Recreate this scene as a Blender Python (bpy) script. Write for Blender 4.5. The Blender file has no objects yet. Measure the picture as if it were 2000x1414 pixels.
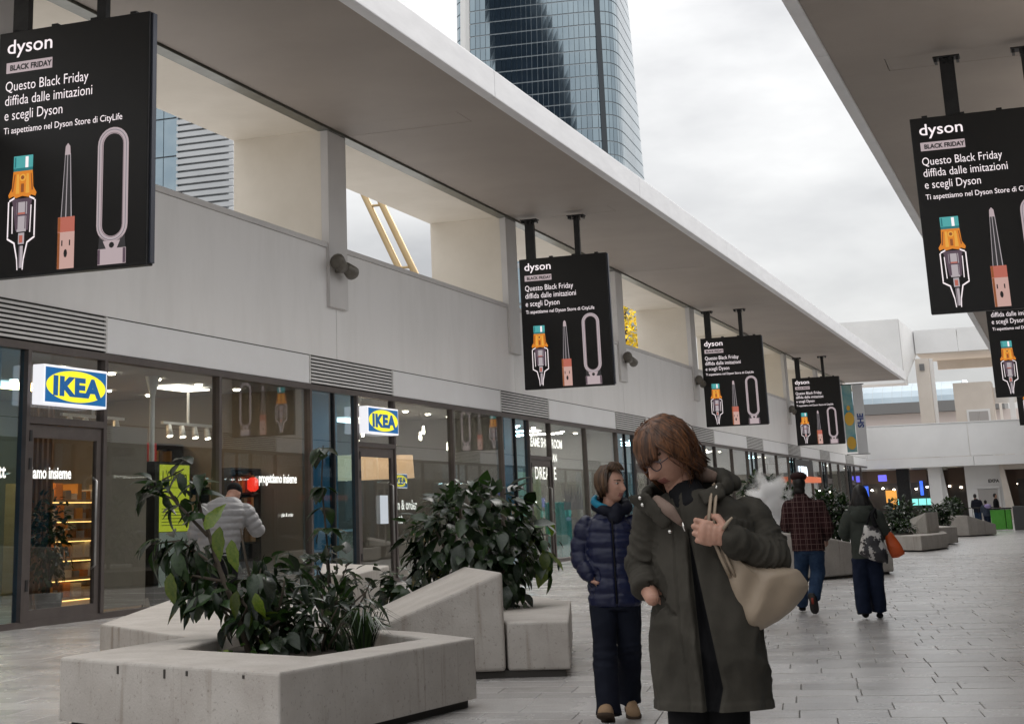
import bpy, bmesh, math, random
from mathutils import Matrix, Vector, noise as mnoise
R_ = math.radians
scn = bpy.context.scene
col = scn.collection
random.seed(7)

# ------------------------------------------------------------------ camera
cam = bpy.data.cameras.new('camera'); camo = bpy.data.objects.new('camera', cam); col.objects.link(camo)
CR = ((0.9310828, 0.3635002, -0.0308600), (-0.1232147, 0.2337267, -0.9644636), (-0.3433699, 0.9017979, 0.2624075))
camo.matrix_world = Matrix(((CR[0][0], -CR[1][0], -CR[2][0], 0), (CR[0][1], -CR[1][1], -CR[2][1], 0),
                            (CR[0][2], -CR[1][2], -CR[2][2], 1.33), (0, 0, 0, 1)))
cam.sensor_width = 36; cam.lens = 57.15; cam.shift_x = 0.0886; cam.shift_y = -0.2790
cam.clip_start = 0.1; cam.clip_end = 3000
scn.camera = camo
scn.render.resolution_x = 1024; scn.render.resolution_y = 723

# ------------------------------------------------------------------ sky and light
w = bpy.data.worlds.new('World'); scn.world = w; w.use_nodes = True
nt = w.node_tree; nt.nodes.clear()
def wn(t, **k):
    n = nt.nodes.new(t)
    for a, b in k.items(): setattr(n, a, b)
    return n
SUN_EL, SUN_AZ = R_(44), R_(26)          # azimuth from +Y towards +X
sky = wn('ShaderNodeTexSky', sky_type='NISHITA', sun_disc=False, sun_elevation=SUN_EL, sun_rotation=SUN_AZ)
tc = wn('ShaderNodeTexCoord'); mp = wn('ShaderNodeMapping'); mp.inputs['Scale'].default_value = (1.4, 1.0, 3.6)
mp.inputs['Rotation'].default_value = (0.25, 0.2, 0.6)
no = wn('ShaderNodeTexNoise'); no.inputs['Scale'].default_value = 2.6; no.inputs['Detail'].default_value = 7; no.inputs['Roughness'].default_value = .5
rp = wn('ShaderNodeValToRGB'); rp.color_ramp.elements[0].position = .34; rp.color_ramp.elements[1].position = .60
rp.color_ramp.elements[0].color = (.58, .58, .59, 1); rp.color_ramp.elements[1].color = (1.05, 1.045, 1.03, 1)
ml = wn('ShaderNodeVectorMath', operation='SCALE'); ml.inputs['Scale'].default_value = 9.6
mx = wn('ShaderNodeMix', data_type='RGBA'); mx.inputs['Factor'].default_value = .94
bg = wn('ShaderNodeBackground'); bg.inputs['Strength'].default_value = .1
ou = wn('ShaderNodeOutputWorld')
L = nt.links.new
L(tc.outputs['Generated'], mp.inputs['Vector']); L(mp.outputs['Vector'], no.inputs['Vector']); L(no.outputs['Fac'], rp.inputs['Fac'])
# an overcast sky grows evenly brighter from the horizon to the zenith
sx_ = wn('ShaderNodeSeparateXYZ'); L(tc.outputs['Generated'], sx_.inputs[0])
gr = wn('ShaderNodeMapRange'); gr.inputs['From Min'].default_value = 0; gr.inputs['From Max'].default_value = 1; gr.inputs['To Min'].default_value = 4.5; gr.inputs['To Max'].default_value = 13.5; L(sx_.outputs['Z'], gr.inputs['Value']); L(gr.outputs[0], ml.inputs['Scale'])
L(rp.outputs['Color'], ml.inputs[0]); L(sky.outputs['Color'], mx.inputs['A']); L(ml.outputs['Vector'], mx.inputs['B'])
L(mx.outputs['Result'], bg.inputs['Color']); L(bg.outputs['Background'], ou.inputs['Surface'])
sl = bpy.data.lights.new('sun', 'SUN'); sl.energy = 1.5; sl.angle = R_(40); sl.color = (1, .96, .9)
so = bpy.data.objects.new('sun', sl); col.objects.link(so)
sd = Vector((math.sin(SUN_AZ) * math.cos(SUN_EL), math.cos(SUN_AZ) * math.cos(SUN_EL), math.sin(SUN_EL)))
so.rotation_euler = sd.to_track_quat('Z', 'Y').to_euler(); so.location = (0, 0, 40)
scn.view_settings.view_transform = 'Standard'; scn.view_settings.look = 'None'
scn.view_settings.exposure = 0.68; scn.view_settings.gamma = 1; scn.view_settings.use_curve_mapping = False
scn.cycles.max_bounces = 8; scn.cycles.transparent_max_bounces = 24; scn.cycles.volume_bounces = 10
scn.cycles.sample_clamp_indirect = 6

# ------------------------------------------------------------------ materials
def mat(name, c1, c2=None, scale=6, rough=.6, bump=0, metal=0, bscale=None, stretch=(1, 1, 1), spec=.5, coat=0, detail=6, mixr=(.35, .65), coord='pos', rvar=0, dist=.01):
    m = bpy.data.materials.new(name); m.use_nodes = True
    n = m.node_tree; b = n.nodes['Principled BSDF']; lk = n.links.new
    b.inputs['Base Color'].default_value = (*c1, 1); b.inputs['Roughness'].default_value = rough
    b.inputs['Metallic'].default_value = metal; b.inputs['Specular IOR Level'].default_value = spec
    b.inputs['Coat Weight'].default_value = coat
    if c2 or bump:
        if coord == 'pos': g = n.nodes.new('ShaderNodeNewGeometry'); src = g.outputs['Position']
        else: g = n.nodes.new('ShaderNodeTexCoord'); src = g.outputs['Object']
        mpn = n.nodes.new('ShaderNodeMapping'); mpn.inputs['Scale'].default_value = stretch
        lk(src, mpn.inputs['Vector'])
    if c2:
        t = n.nodes.new('ShaderNodeTexNoise'); t.inputs['Scale'].default_value = scale; t.inputs['Detail'].default_value = detail
        t.inputs['Roughness'].default_value = .62
        r = n.nodes.new('ShaderNodeValToRGB'); r.color_ramp.elements[0].position, r.color_ramp.elements[1].position = mixr
        r.color_ramp.elements[0].color = (*c1, 1); r.color_ramp.elements[1].color = (*c2, 1)
        lk(mpn.outputs[0], t.inputs['Vector']); lk(t.outputs['Fac'], r.inputs['Fac']); lk(r.outputs['Color'], b.inputs['Base Color'])
        if rvar:
            mr = n.nodes.new('ShaderNodeMapRange'); mr.inputs['To Min'].default_value = rough - rvar; mr.inputs['To Max'].default_value = rough + rvar
            lk(t.outputs['Fac'], mr.inputs['Value']); lk(mr.outputs[0], b.inputs['Roughness'])
    if bump:
        t2 = n.nodes.new('ShaderNodeTexNoise'); t2.inputs['Scale'].default_value = bscale or scale * 4; t2.inputs['Detail'].default_value = 5
        bp = n.nodes.new('ShaderNodeBump'); bp.inputs['Strength'].default_value = bump; bp.inputs['Distance'].default_value = dist
        lk(mpn.outputs[0], t2.inputs['Vector']); lk(t2.outputs['Fac'], bp.inputs['Height']); lk(bp.outputs[0], b.inputs['Normal'])
    return m
def emis(name, c, s=1.0):
    m = bpy.data.materials.new(name); m.use_nodes = True
    b = m.node_tree.nodes['Principled BSDF']; b.inputs['Base Color'].default_value = (c[0]*.5, c[1]*.5, c[2]*.5, 1); b.inputs['Roughness'].default_value = .4
    b.inputs['Emission Color'].default_value = (*c, 1); b.inputs['Emission Strength'].default_value = s
    if s < 5: m.cycles.emission_sampling = 'NONE'
    return m
def glass(name, tint=(.85, .88, .88), refl=1.0, rough=0.0, boost=0.0):
    m = bpy.data.materials.new(name); m.use_nodes = True
    n = m.node_tree; n.nodes.clear(); lk = n.links.new
    o = n.nodes.new('ShaderNodeOutputMaterial'); mxs = n.nodes.new('ShaderNodeMixShader')
    tr = n.nodes.new('ShaderNodeBsdfTransparent'); tr.inputs[0].default_value = (*tint, 1)
    gl = n.nodes.new('ShaderNodeBsdfGlossy'); gl.inputs['Roughness'].default_value = rough; gl.inputs[0].default_value = (refl, refl, refl, 1)
    fr = n.nodes.new('ShaderNodeFresnel'); gm = n.nodes.new('ShaderNodeNewGeometry')
    io = n.nodes.new('ShaderNodeMath'); io.operation = 'MULTIPLY_ADD'; io.inputs[1].default_value = -.8333; io.inputs[2].default_value = 1.5
    lk(gm.outputs['Backfacing'], io.inputs[0]); lk(io.outputs[0], fr.inputs['IOR'])
    ad = n.nodes.new('ShaderNodeMath'); ad.operation = 'ADD'; ad.inputs[1].default_value = boost; ad.use_clamp = True
    lk(fr.outputs[0], ad.inputs[0]); lk(ad.outputs[0], mxs.inputs[0]); lk(tr.outputs[0], mxs.inputs[1]); lk(gl.outputs[0], mxs.inputs[2]); lk(mxs.outputs[0], o.inputs[0])
    return m

M = {}
M['panel'] = mat('painted_panel', (.80, .785, .775), (.72, .705, .69), 1.3, .5, .05, bscale=3, stretch=(1, 1.2, .3), mixr=(.45, .85))
M['panel2'] = mat('painted_panel_cool', (.80, .80, .81), (.76, .755, .76), .8, .45)
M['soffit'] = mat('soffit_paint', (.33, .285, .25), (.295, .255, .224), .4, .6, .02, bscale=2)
M['soffit_gap'] = mat('joint_dark', (.05, .045, .04), rough=.9)
M['reveal'] = mat('reveal_cream', (.74, .68, .59), (.68, .62, .53), .8, .6)
M['pier'] = mat('pier_metal', (.62, .60, .585), (.57, .55, .54), 1.2, .45)
M['fascia'] = mat('fascia_metal', (.74, .74, .76), (.66, .66, .68), 1.3, .4, .02, stretch=(1, .6, 3))
M['channel'] = mat('dark_channel', (.10, .10, .085), (.16, .165, .14), 2, .3, metal=.6)
M['frame'] = mat('bronze_frame', (.085, .07, .066), (.11, .092, .085), 3, .42, metal=.35)
M['black'] = mat('black_metal', (.012, .012, .013), (.022, .022, .023), 5, .45, metal=.3)
M['slat'] = mat('slat_metal', (.66, .65, .64), (.58, .57, .56), 4, .5)
M['lvback'] = mat('louver_void', (.035, .033, .03), rough=.9)
M['glass'] = glass('shop_glass', (.86, .88, .87), boost=.015)
M['glass_teal'] = glass('tinted_glass', (.60, .82, .92), boost=.06)
M['teal_panel'] = mat('spandrel_blue', (.085, .21, .27), (.12, .27, .33), .7, .35)
M['joint'] = mat('paver_joint', (.15, .145, .14), (.21, .205, .20), 14, .9)
M['ground'] = mat('far_ground', (.30, .29, .28), (.24, .23, .22), .2, .8)
M['soil'] = mat('soil', (.025, .018, .012), (.05, .038, .025), 14, .95, .6)
M['white'] = mat('white_paint', (.78, .78, .77), rough=.5)
M['steel'] = mat('brushed_steel', (.42, .41, .40), (.34, .33, .32), 12, .32, metal=.9)

def concrete():
    m = mat('weathered_concrete', (.47, .44, .408), (.385, .352, .322), 2.2, .8, .5, bscale=60, dist=.006)
    n = m.node_tree; lk = n.links.new; b = n.nodes['Principled BSDF']
    base = b.inputs['Base Color'].links[0].from_socket
    g = n.nodes.new('ShaderNodeNewGeometry'); mp_ = n.nodes.new('ShaderNodeMapping'); mp_.inputs['Scale'].default_value = (11, 11, .8)
    lk(g.outputs['Position'], mp_.inputs['Vector'])
    t = n.nodes.new('ShaderNodeTexNoise'); t.inputs['Scale'].default_value = 1; t.inputs['Detail'].default_value = 5; lk(mp_.outputs[0], t.inputs['Vector'])
    r = n.nodes.new('ShaderNodeValToRGB'); r.color_ramp.elements[0].position = .57; r.color_ramp.elements[1].position = .80
    r.color_ramp.elements[0].color = (1, 1, 1, 1); r.color_ramp.elements[1].color = (.50, .43, .36, 1); lk(t.outputs['Fac'], r.inputs['Fac'])
    t3 = n.nodes.new('ShaderNodeTexNoise'); t3.inputs['Scale'].default_value = 34; t3.inputs['Detail'].default_value = 6; t3.inputs['Roughness'].default_value = .7; lk(g.outputs['Position'], t3.inputs['Vector'])
    r3 = n.nodes.new('ShaderNodeValToRGB'); r3.color_ramp.elements[0].position = .33; r3.color_ramp.elements[1].position = .42
    r3.color_ramp.elements[0].color = (.28, .25, .21, 1); r3.color_ramp.elements[1].color = (1, 1, 1, 1); lk(t3.outputs['Fac'], r3.inputs['Fac'])
    a = n.nodes.new('ShaderNodeMix'); a.data_type = 'RGBA'; a.blend_type = 'MULTIPLY'; a.inputs['Factor'].default_value = .85
    c = n.nodes.new('ShaderNodeMix'); c.data_type = 'RGBA'; c.blend_type = 'MULTIPLY'; c.inputs['Factor'].default_value = .5
    # top faces are paler where rain and use keep them clean, sides carry the streaks
    sx = n.nodes.new('ShaderNodeSeparateXYZ'); lk(g.outputs['Normal'], sx.inputs[0])
    inv = n.nodes.new('ShaderNodeMapRange'); inv.inputs['From Min'].default_value = .5; inv.inputs['From Max'].default_value = .9; inv.inputs['To Min'].default_value = .85; inv.inputs['To Max'].default_value = 0
    lk(sx.outputs['Z'], inv.inputs['Value']); lk(inv.outputs[0], a.inputs['Factor'])
    lk(base, a.inputs['A']); lk(r.outputs['Color'], a.inputs['B']); lk(a.outputs['Result'], c.inputs['A']); lk(r3.outputs['Color'], c.inputs['B'])
    lk(c.outputs['Result'], b.inputs['Base Color'])
    return m
M['concrete'] = concrete()

def paver_mat():
    m = mat('paver_stone', (.54, .525, .518), (.47, .455, .448), 1.1, .26, .3, bscale=70, dist=.003, rvar=.1)
    n = m.node_tree; lk = n.links.new; b = n.nodes['Principled BSDF']
    base = b.inputs['Base Color'].links[0].from_socket
    oi = n.nodes.new('ShaderNodeAttribute'); oi.attribute_name = 'tone'
    oi2 = n.nodes.new('ShaderNodeObjectInfo')
    ad = n.nodes.new('ShaderNodeMath'); ad.operation = 'ADD'; lk(oi.outputs['Fac'], ad.inputs[0]); lk(oi2.outputs['Random'], ad.inputs[1])
    fr = n.nodes.new('ShaderNodeMath'); fr.operation = 'FRACT'; lk(ad.outputs[0], fr.inputs[0])
    mr = n.nodes.new('ShaderNodeMapRange'); mr.inputs['To Min'].default_value = .84; mr.inputs['To Max'].default_value = 1.10; lk(fr.outputs[0], mr.inputs['Value'])
    v = n.nodes.new('ShaderNodeVectorMath'); v.operation = 'SCALE'; lk(base, v.inputs[0]); lk(mr.outputs[0], v.inputs['Scale'])
    g = n.nodes.new('ShaderNodeNewGeometry')
    t3 = n.nodes.new('ShaderNodeTexNoise'); t3.inputs['Scale'].default_value = 60; t3.inputs['Detail'].default_value = 4; lk(g.outputs['Position'], t3.inputs['Vector'])
    r3 = n.nodes.new('ShaderNodeValToRGB'); r3.color_ramp.elements[0].position = .3; r3.color_ramp.elements[1].position = .5
    r3.color_ramp.elements[0].color = (.78, .77, .76, 1); r3.color_ramp.elements[1].color = (1, 1, 1, 1); lk(t3.outputs['Fac'], r3.inputs['Fac'])
    c = n.nodes.new('ShaderNodeMix'); c.data_type = 'RGBA'; c.blend_type = 'MULTIPLY'; c.inputs['Factor'].default_value = 1
    lk(v.outputs[0], c.inputs['A']); lk(r3.outputs['Color'], c.inputs['B'])
    t4 = n.nodes.new('ShaderNodeTexNoise'); t4.inputs['Scale'].default_value = .55; t4.inputs['Detail'].default_value = 8; t4.inputs['Roughness'].default_value = .68; lk(g.outputs['Position'], t4.inputs['Vector'])
    r4 = n.nodes.new('ShaderNodeValToRGB'); r4.color_ramp.elements[0].position = .36; r4.color_ramp.elements[1].position = .62; r4.color_ramp.elements[0].color = (.70, .68, .66, 1); r4.color_ramp.elements[1].color = (1.06, 1.06, 1.06, 1); lk(t4.outputs['Fac'], r4.inputs['Fac'])
    vo_ = n.nodes.new('ShaderNodeTexVoronoi'); vo_.inputs['Scale'].default_value = 2.3; lk(g.outputs['Position'], vo_.inputs['Vector'])
    r5 = n.nodes.new('ShaderNodeValToRGB'); r5.color_ramp.elements[0].position = .045; r5.color_ramp.elements[1].position = .06; r5.color_ramp.elements[0].color = (.55, .54, .53, 1); r5.color_ramp.elements[1].color = (1, 1, 1, 1); lk(vo_.outputs['Distance'], r5.inputs['Fac'])
    c4 = n.nodes.new('ShaderNodeMix'); c4.data_type = 'RGBA'; c4.blend_type = 'MULTIPLY'; c4.inputs['Factor'].default_value = 1; lk(c.outputs['Result'], c4.inputs['A']); lk(r4.outputs['Color'], c4.inputs['B'])
    c5 = n.nodes.new('ShaderNodeMix'); c5.data_type = 'RGBA'; c5.blend_type = 'MULTIPLY'; c5.inputs['Factor'].default_value = 1; lk(c4.outputs['Result'], c5.inputs['A']); lk(r5.outputs['Color'], c5.inputs['B'])
    lk(c5.outputs['Result'], b.inputs['Base Color'])
    return m
M['paver'] = paver_mat()

# ------------------------------------------------------------------ builders
class MB:
    def __init__(s): s.v = []; s.f = []; s.m = []; s.mi = 0
    def add(s, vs, fs, mi=None):
        o = len(s.v); s.v += [tuple(p) for p in vs]; s.f += [tuple(i + o for i in q) for q in fs]; s.m += [s.mi if mi is None else mi] * len(fs); return s
    def box(s, x0, x1, y0, y1, z0, z1, mi=None):
        return s.add([(x0, y0, z0), (x1, y0, z0), (x1, y1, z0), (x0, y1, z0), (x0, y0, z1), (x1, y0, z1), (x1, y1, z1), (x0, y1, z1)],
                     [(0, 3, 2, 1), (4, 5, 6, 7), (0, 1, 5, 4), (1, 2, 6, 5), (2, 3, 7, 6), (3, 0, 4, 7)], mi)
    def prism(s, poly, z0, z1, mi=None):
        n = len(poly); zt = z1 if hasattr(z1, '__len__') else [z1] * n
        a = sum(poly[i][0] * poly[(i + 1) % n][1] - poly[(i + 1) % n][0] * poly[i][1] for i in range(n))
        if a < 0: poly = poly[::-1]; zt = zt[::-1]
        vs = [(p[0], p[1], z0) for p in poly] + [(p[0], p[1], t) for p, t in zip(poly, zt)]
        fs = [tuple(range(n - 1, -1, -1)), tuple(range(n, 2 * n))] + [(i, (i + 1) % n, n + (i + 1) % n, n + i) for i in range(n)]
        return s.add(vs, fs, mi)
    def obox(s, c, sx, sy, sz, rot=None, mi=None):
        vs = [Vector((x * sx / 2, y * sy / 2, z * sz / 2)) for z in (-1, 1) for x, y in ((-1, -1), (1, -1), (1, 1), (-1, 1))]
        if rot is not None: vs = [rot @ v for v in vs]
        return s.add([(v.x + c[0], v.y + c[1], v.z + c[2]) for v in vs], [(0, 3, 2, 1), (4, 5, 6, 7), (0, 1, 5, 4), (1, 2, 6, 5), (2, 3, 7, 6), (3, 0, 4, 7)], mi)
    def tube(s, pts, rad, n=8, mi=None, cap=True, flat=1.0):
        pts = [Vector(p) for p in pts]; rad = rad if hasattr(rad, '__len__') else [rad] * len(pts)
        vs = []; up = None
        for i, p in enumerate(pts):
            d = (pts[min(i + 1, len(pts) - 1)] - pts[max(i - 1, 0)]).normalized()
            if up is None: up = Vector((0, 0, 1)) if abs(d.z) < .9 else Vector((0, 1, 0))
            a = d.cross(up)
            a = a.normalized() if a.length > 1e-6 else Vector((1, 0, 0)); b = a.cross(d).normalized(); up = b
            for k in range(n):
                t = 2 * math.pi * k / n; vs.append(p + a * math.cos(t) * rad[i] + b * math.sin(t) * rad[i] * flat)
        fs = [(i * n + k, i * n + (k + 1) % n, (i + 1) * n + (k + 1) % n, (i + 1) * n + k) for i in range(len(pts) - 1) for k in range(n)]
        if cap: fs += [tuple(range(n - 1, -1, -1)), tuple(range((len(pts) - 1) * n, len(pts) * n))]
        return s.add(vs, fs, mi)
    def lathe(s, c, prof, n=16, mi=None):
        vs = [(c[0] + r * math.cos(2 * math.pi * k / n), c[1] + r * math.sin(2 * math.pi * k / n), c[2] + z) for r, z in prof for k in range(n)]
        fs = [(i * n + k, i * n + (k + 1) % n, (i + 1) * n + (k + 1) % n, (i + 1) * n + k) for i in range(len(prof) - 1) for k in range(n)]
        fs += [tuple(range(n - 1, -1, -1)), tuple(range((len(prof) - 1) * n, len(prof) * n))]
        return s.add(vs, fs, mi)
    def mesh(s, name, mats, smooth=False):
        me = bpy.data.meshes.new(name); me.from_pydata(s.v, [], s.f)
        for m_ in (mats if isinstance(mats, (list, tuple)) else [mats]): me.materials.append(m_)
        if any(s.m): me.polygons.foreach_set('material_index', s.m)
        if smooth: me.polygons.foreach_set('use_smooth', [True] * len(s.f))
        me.update(); return me
    def build(s, name, mats, parent=None, smooth=False, bevel=0, seg=2):
        o = bpy.data.objects.new(name, s.mesh(name, mats, smooth)); return place(o, parent, bevel, seg)
def place(o, parent=None, bevel=0, seg=2):
    col.objects.link(o)
    if parent: setp(o, parent)
    if bevel:
        b = o.modifiers.new('bevel', 'BEVEL'); b.width = bevel; b.segments = seg; b.limit_method = 'ANGLE'; b.angle_limit = R_(40)
    return o
WL = {}
def setp(o, p):
    o.parent = p; T = WL.get(p.name, Vector((0, 0, 0)))
    o.matrix_parent_inverse = Matrix.Translation(-T)
def thing(name, label, cat, loc=(0, 0, 0), group=None):
    o = bpy.data.objects.new(name, None); col.objects.link(o); o.location = loc; o.empty_display_size = .2
    WL[o.name] = Vector(loc); return tag(o, label, cat, group)
def tag(o, label, cat, group=None):
    o['label'] = label; o['category'] = cat
    if group: o['group'] = group
    return o
def struct(o): o['kind'] = 'structure'; return o
def stuff(o): o['kind'] = 'stuff'; return o
def box(name, m, parent, x0, x1, y0, y1, z0, z1, bevel=0):
    return MB().box(x0, x1, y0, y1, z0, z1).build(name, m, parent, bevel=bevel)
def copy_tree(o, parent=None, label=None, loc=None):
    c = o.copy(); col.objects.link(c)
    if parent: c.parent = parent; c.matrix_parent_inverse = o.matrix_parent_inverse.copy()
    if label: c['label'] = label
    if loc is not None: c.location = loc
    for ch in list(o.children): copy_tree(ch, c)
    return c
def text_mesh(txt, size, align='LEFT', extrude=0.0, bold=0.0, shear=0, space=1.0):
    cu = bpy.data.curves.new('lettering', 'FONT'); cu.body = txt; cu.size = size; cu.align_x = align; cu.extrude = extrude; cu.offset = bold; cu.shear = shear; cu.space_character = space
    cu.resolution_u = 3
    o = bpy.data.objects.new('lettering_source', cu); col.objects.link(o)
    dg = bpy.context.evaluated_depsgraph_get(); dg.update()
    me = bpy.data.meshes.new_from_object(o.evaluated_get(dg)); bpy.data.objects.remove(o); bpy.data.curves.remove(cu)
    me.materials.clear(); return me
def lettering(txt, size, m, parent, origin, ux, uy, align='LEFT', bold=0.0, sx=1.0, name='lettering', ext=0.0, space=1.0):
    """flat print: text laid at origin along ux (reading direction) and uy (up)"""
    me = text_mesh(txt, size, align, ext, bold, space=space); me.materials.append(m)
    ux = Vector(ux).normalized() * sx; uy = Vector(uy).normalized(); nz = ux.normalized().cross(uy)
    o_ = Vector(origin)
    for v in me.vertices: v.co = o_ + ux * v.co.x + uy * v.co.y + nz * v.co.z
    me.name = name
    return place(bpy.data.objects.new(name, me), parent)
# ================================================================== SETTING
g = MB().add([(-900, -300, -.06), (900, -300, -.06), (900, 1500, -.06), (-900, 1500, -.06)], [(0, 1, 2, 3)]).build('ground', M['ground']); struct(g)

# pavement: joint bed, near pavers one by one, the rest joined, far part as a sheet with the paver pattern
PA = R_(8.6); PC, PS = math.cos(PA), math.sin(PA)
def pv(u, v): return (u * PC - v * PS, u * PS + v * PC)          # paver frame (u across, v along)
bed = MB().add([(-15, -12, -.012), (1.2, -12, -.012), (1.2, 46, -.012), (-15, 46, -.012)], [(0, 1, 2, 3)]).build('pavement', M['joint']); struct(bed)
def far_paver():
    m = mat('paver_far', (.55, .535, .528), (.50, .485, .478), .35, .24, rvar=.1)
    n = m.node_tree; lk = n.links.new; b = n.nodes['Principled BSDF']; base = b.inputs['Base Color'].links[0].from_socket
    g_ = n.nodes.new('ShaderNodeNewGeometry'); mp_ = n.nodes.new('ShaderNodeMapping'); mp_.vector_type = 'TEXTURE'; mp_.inputs['Rotation'].default_value = (0, 0, PA)
    lk(g_.outputs['Position'], mp_.inputs['Vector'])
    br = n.nodes.new('ShaderNodeTexBrick'); br.inputs['Scale'].default_value = 1; br.inputs['Brick Width'].default_value = .62; br.inputs['Row Height'].default_value = .43
    br.inputs['Mortar Size'].default_value = .006; br.inputs['Color1'].default_value = (1.05, 1.05, 1.05, 1); br.inputs['Color2'].default_value = (.9, .9, .9, 1); br.inputs['Mortar'].default_value = (.3, .3, .3, 1)
    lk(mp_.outputs[0], br.inputs['Vector'])
    c = n.nodes.new('ShaderNodeMix'); c.data_type = 'RGBA'; c.blend_type = 'MULTIPLY'; c.inputs['Factor'].default_value = 1
    lk(base, c.inputs['A']); lk(br.outputs['Color'], c.inputs['B']); lk(c.outputs['Result'], b.inputs['Base Color'])
    return m
M['paver_far'] = far_paver()
fp = MB().add([(-15, 46, -.001), (8, 46, -.001), (8, 230, -.001), (-45, 230, -.001), (-45, 128, -.001), (-15, 128, -.001)], [(0, 1, 2, 3, 4, 5)]).build('far_pavement', M['paver_far']); struct(fp)

PV = {}
def paver_mesh(wd, dp):
    k = (round(wd, 2),)
    if k not in PV:
        b = .004; h = .014; a, c = wd / 2 - .0028, dp / 2 - .0028
        vs = [(-a, -c, -h), (a, -c, -h), (a, c, -h), (-a, c, -h), (-a, -c, -b), (a, -c, -b), (a, c, -b), (-a, c, -b), (-a + b, -c + b, 0), (a - b, -c + b, 0), (a - b, c - b, 0), (-a + b, c - b, 0)]
        fs = [(0, 1, 5, 4), (1, 2, 6, 5), (2, 3, 7, 6), (3, 0, 4, 7), (4, 5, 9, 8), (5, 6, 10, 9), (6, 7, 11, 10), (7, 4, 8, 11), (8, 9, 10, 11)]
        mb = MB().add(vs, fs); PV[k] = (mb.mesh('paver', M['paver']), vs, fs)
    return PV[k]
rnd = random.Random(3)
spots = []; RH = .43
for r in range(-4, 112):
    v = r * RH; u = -16 + rnd.random() * .6
    while u < 12:
        wd = rnd.choice((.42, .5, .58, .58, .66, .74))
        x, y = pv(u + wd / 2, v + RH / 2)
        if -14.6 < x < 1 and -3 < y < 46.3: spots.append((x, y, wd))
        u += wd
def inview(x, y):      # wedge the photograph looks at
    return -.62 < x / max(y, .1) < .02 and y > 8.8
near = sorted([s for s in spots if inview(s[0], s[1])], key=lambda s: s[1] + .25 * abs(s[0] + .22 * s[1]))[:300]
ns = set(near); rest = MB(); tones = []
for s in spots:
    x, y, wd = s; me, vs, fs = paver_mesh(wd, RH); dz = rnd.uniform(-.0016, .0016); ro = PA + rnd.uniform(-.003, .003)
    if s in ns:
        o = bpy.data.objects.new('paver', me); o.location = (x, y, dz); o.rotation_euler = (rnd.uniform(-.002, .002), rnd.uniform(-.002, .002), ro); col.objects.link(o); o.parent = bed
    else:
        c, s_ = math.cos(ro), math.sin(ro); t_ = rnd.random()
        rest.add([(x + p[0] * c - p[1] * s_, y + p[0] * s_ + p[1] * c, p[2] + dz) for p in vs], fs); tones += [t_] * len(fs)
ro_ = rest.build('paver_field', M['paver'], bed); stuff(ro_)
at = ro_.data.attributes.new('tone', 'FLOAT', 'FACE'); at.data.foreach_set('value', tones)

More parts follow.
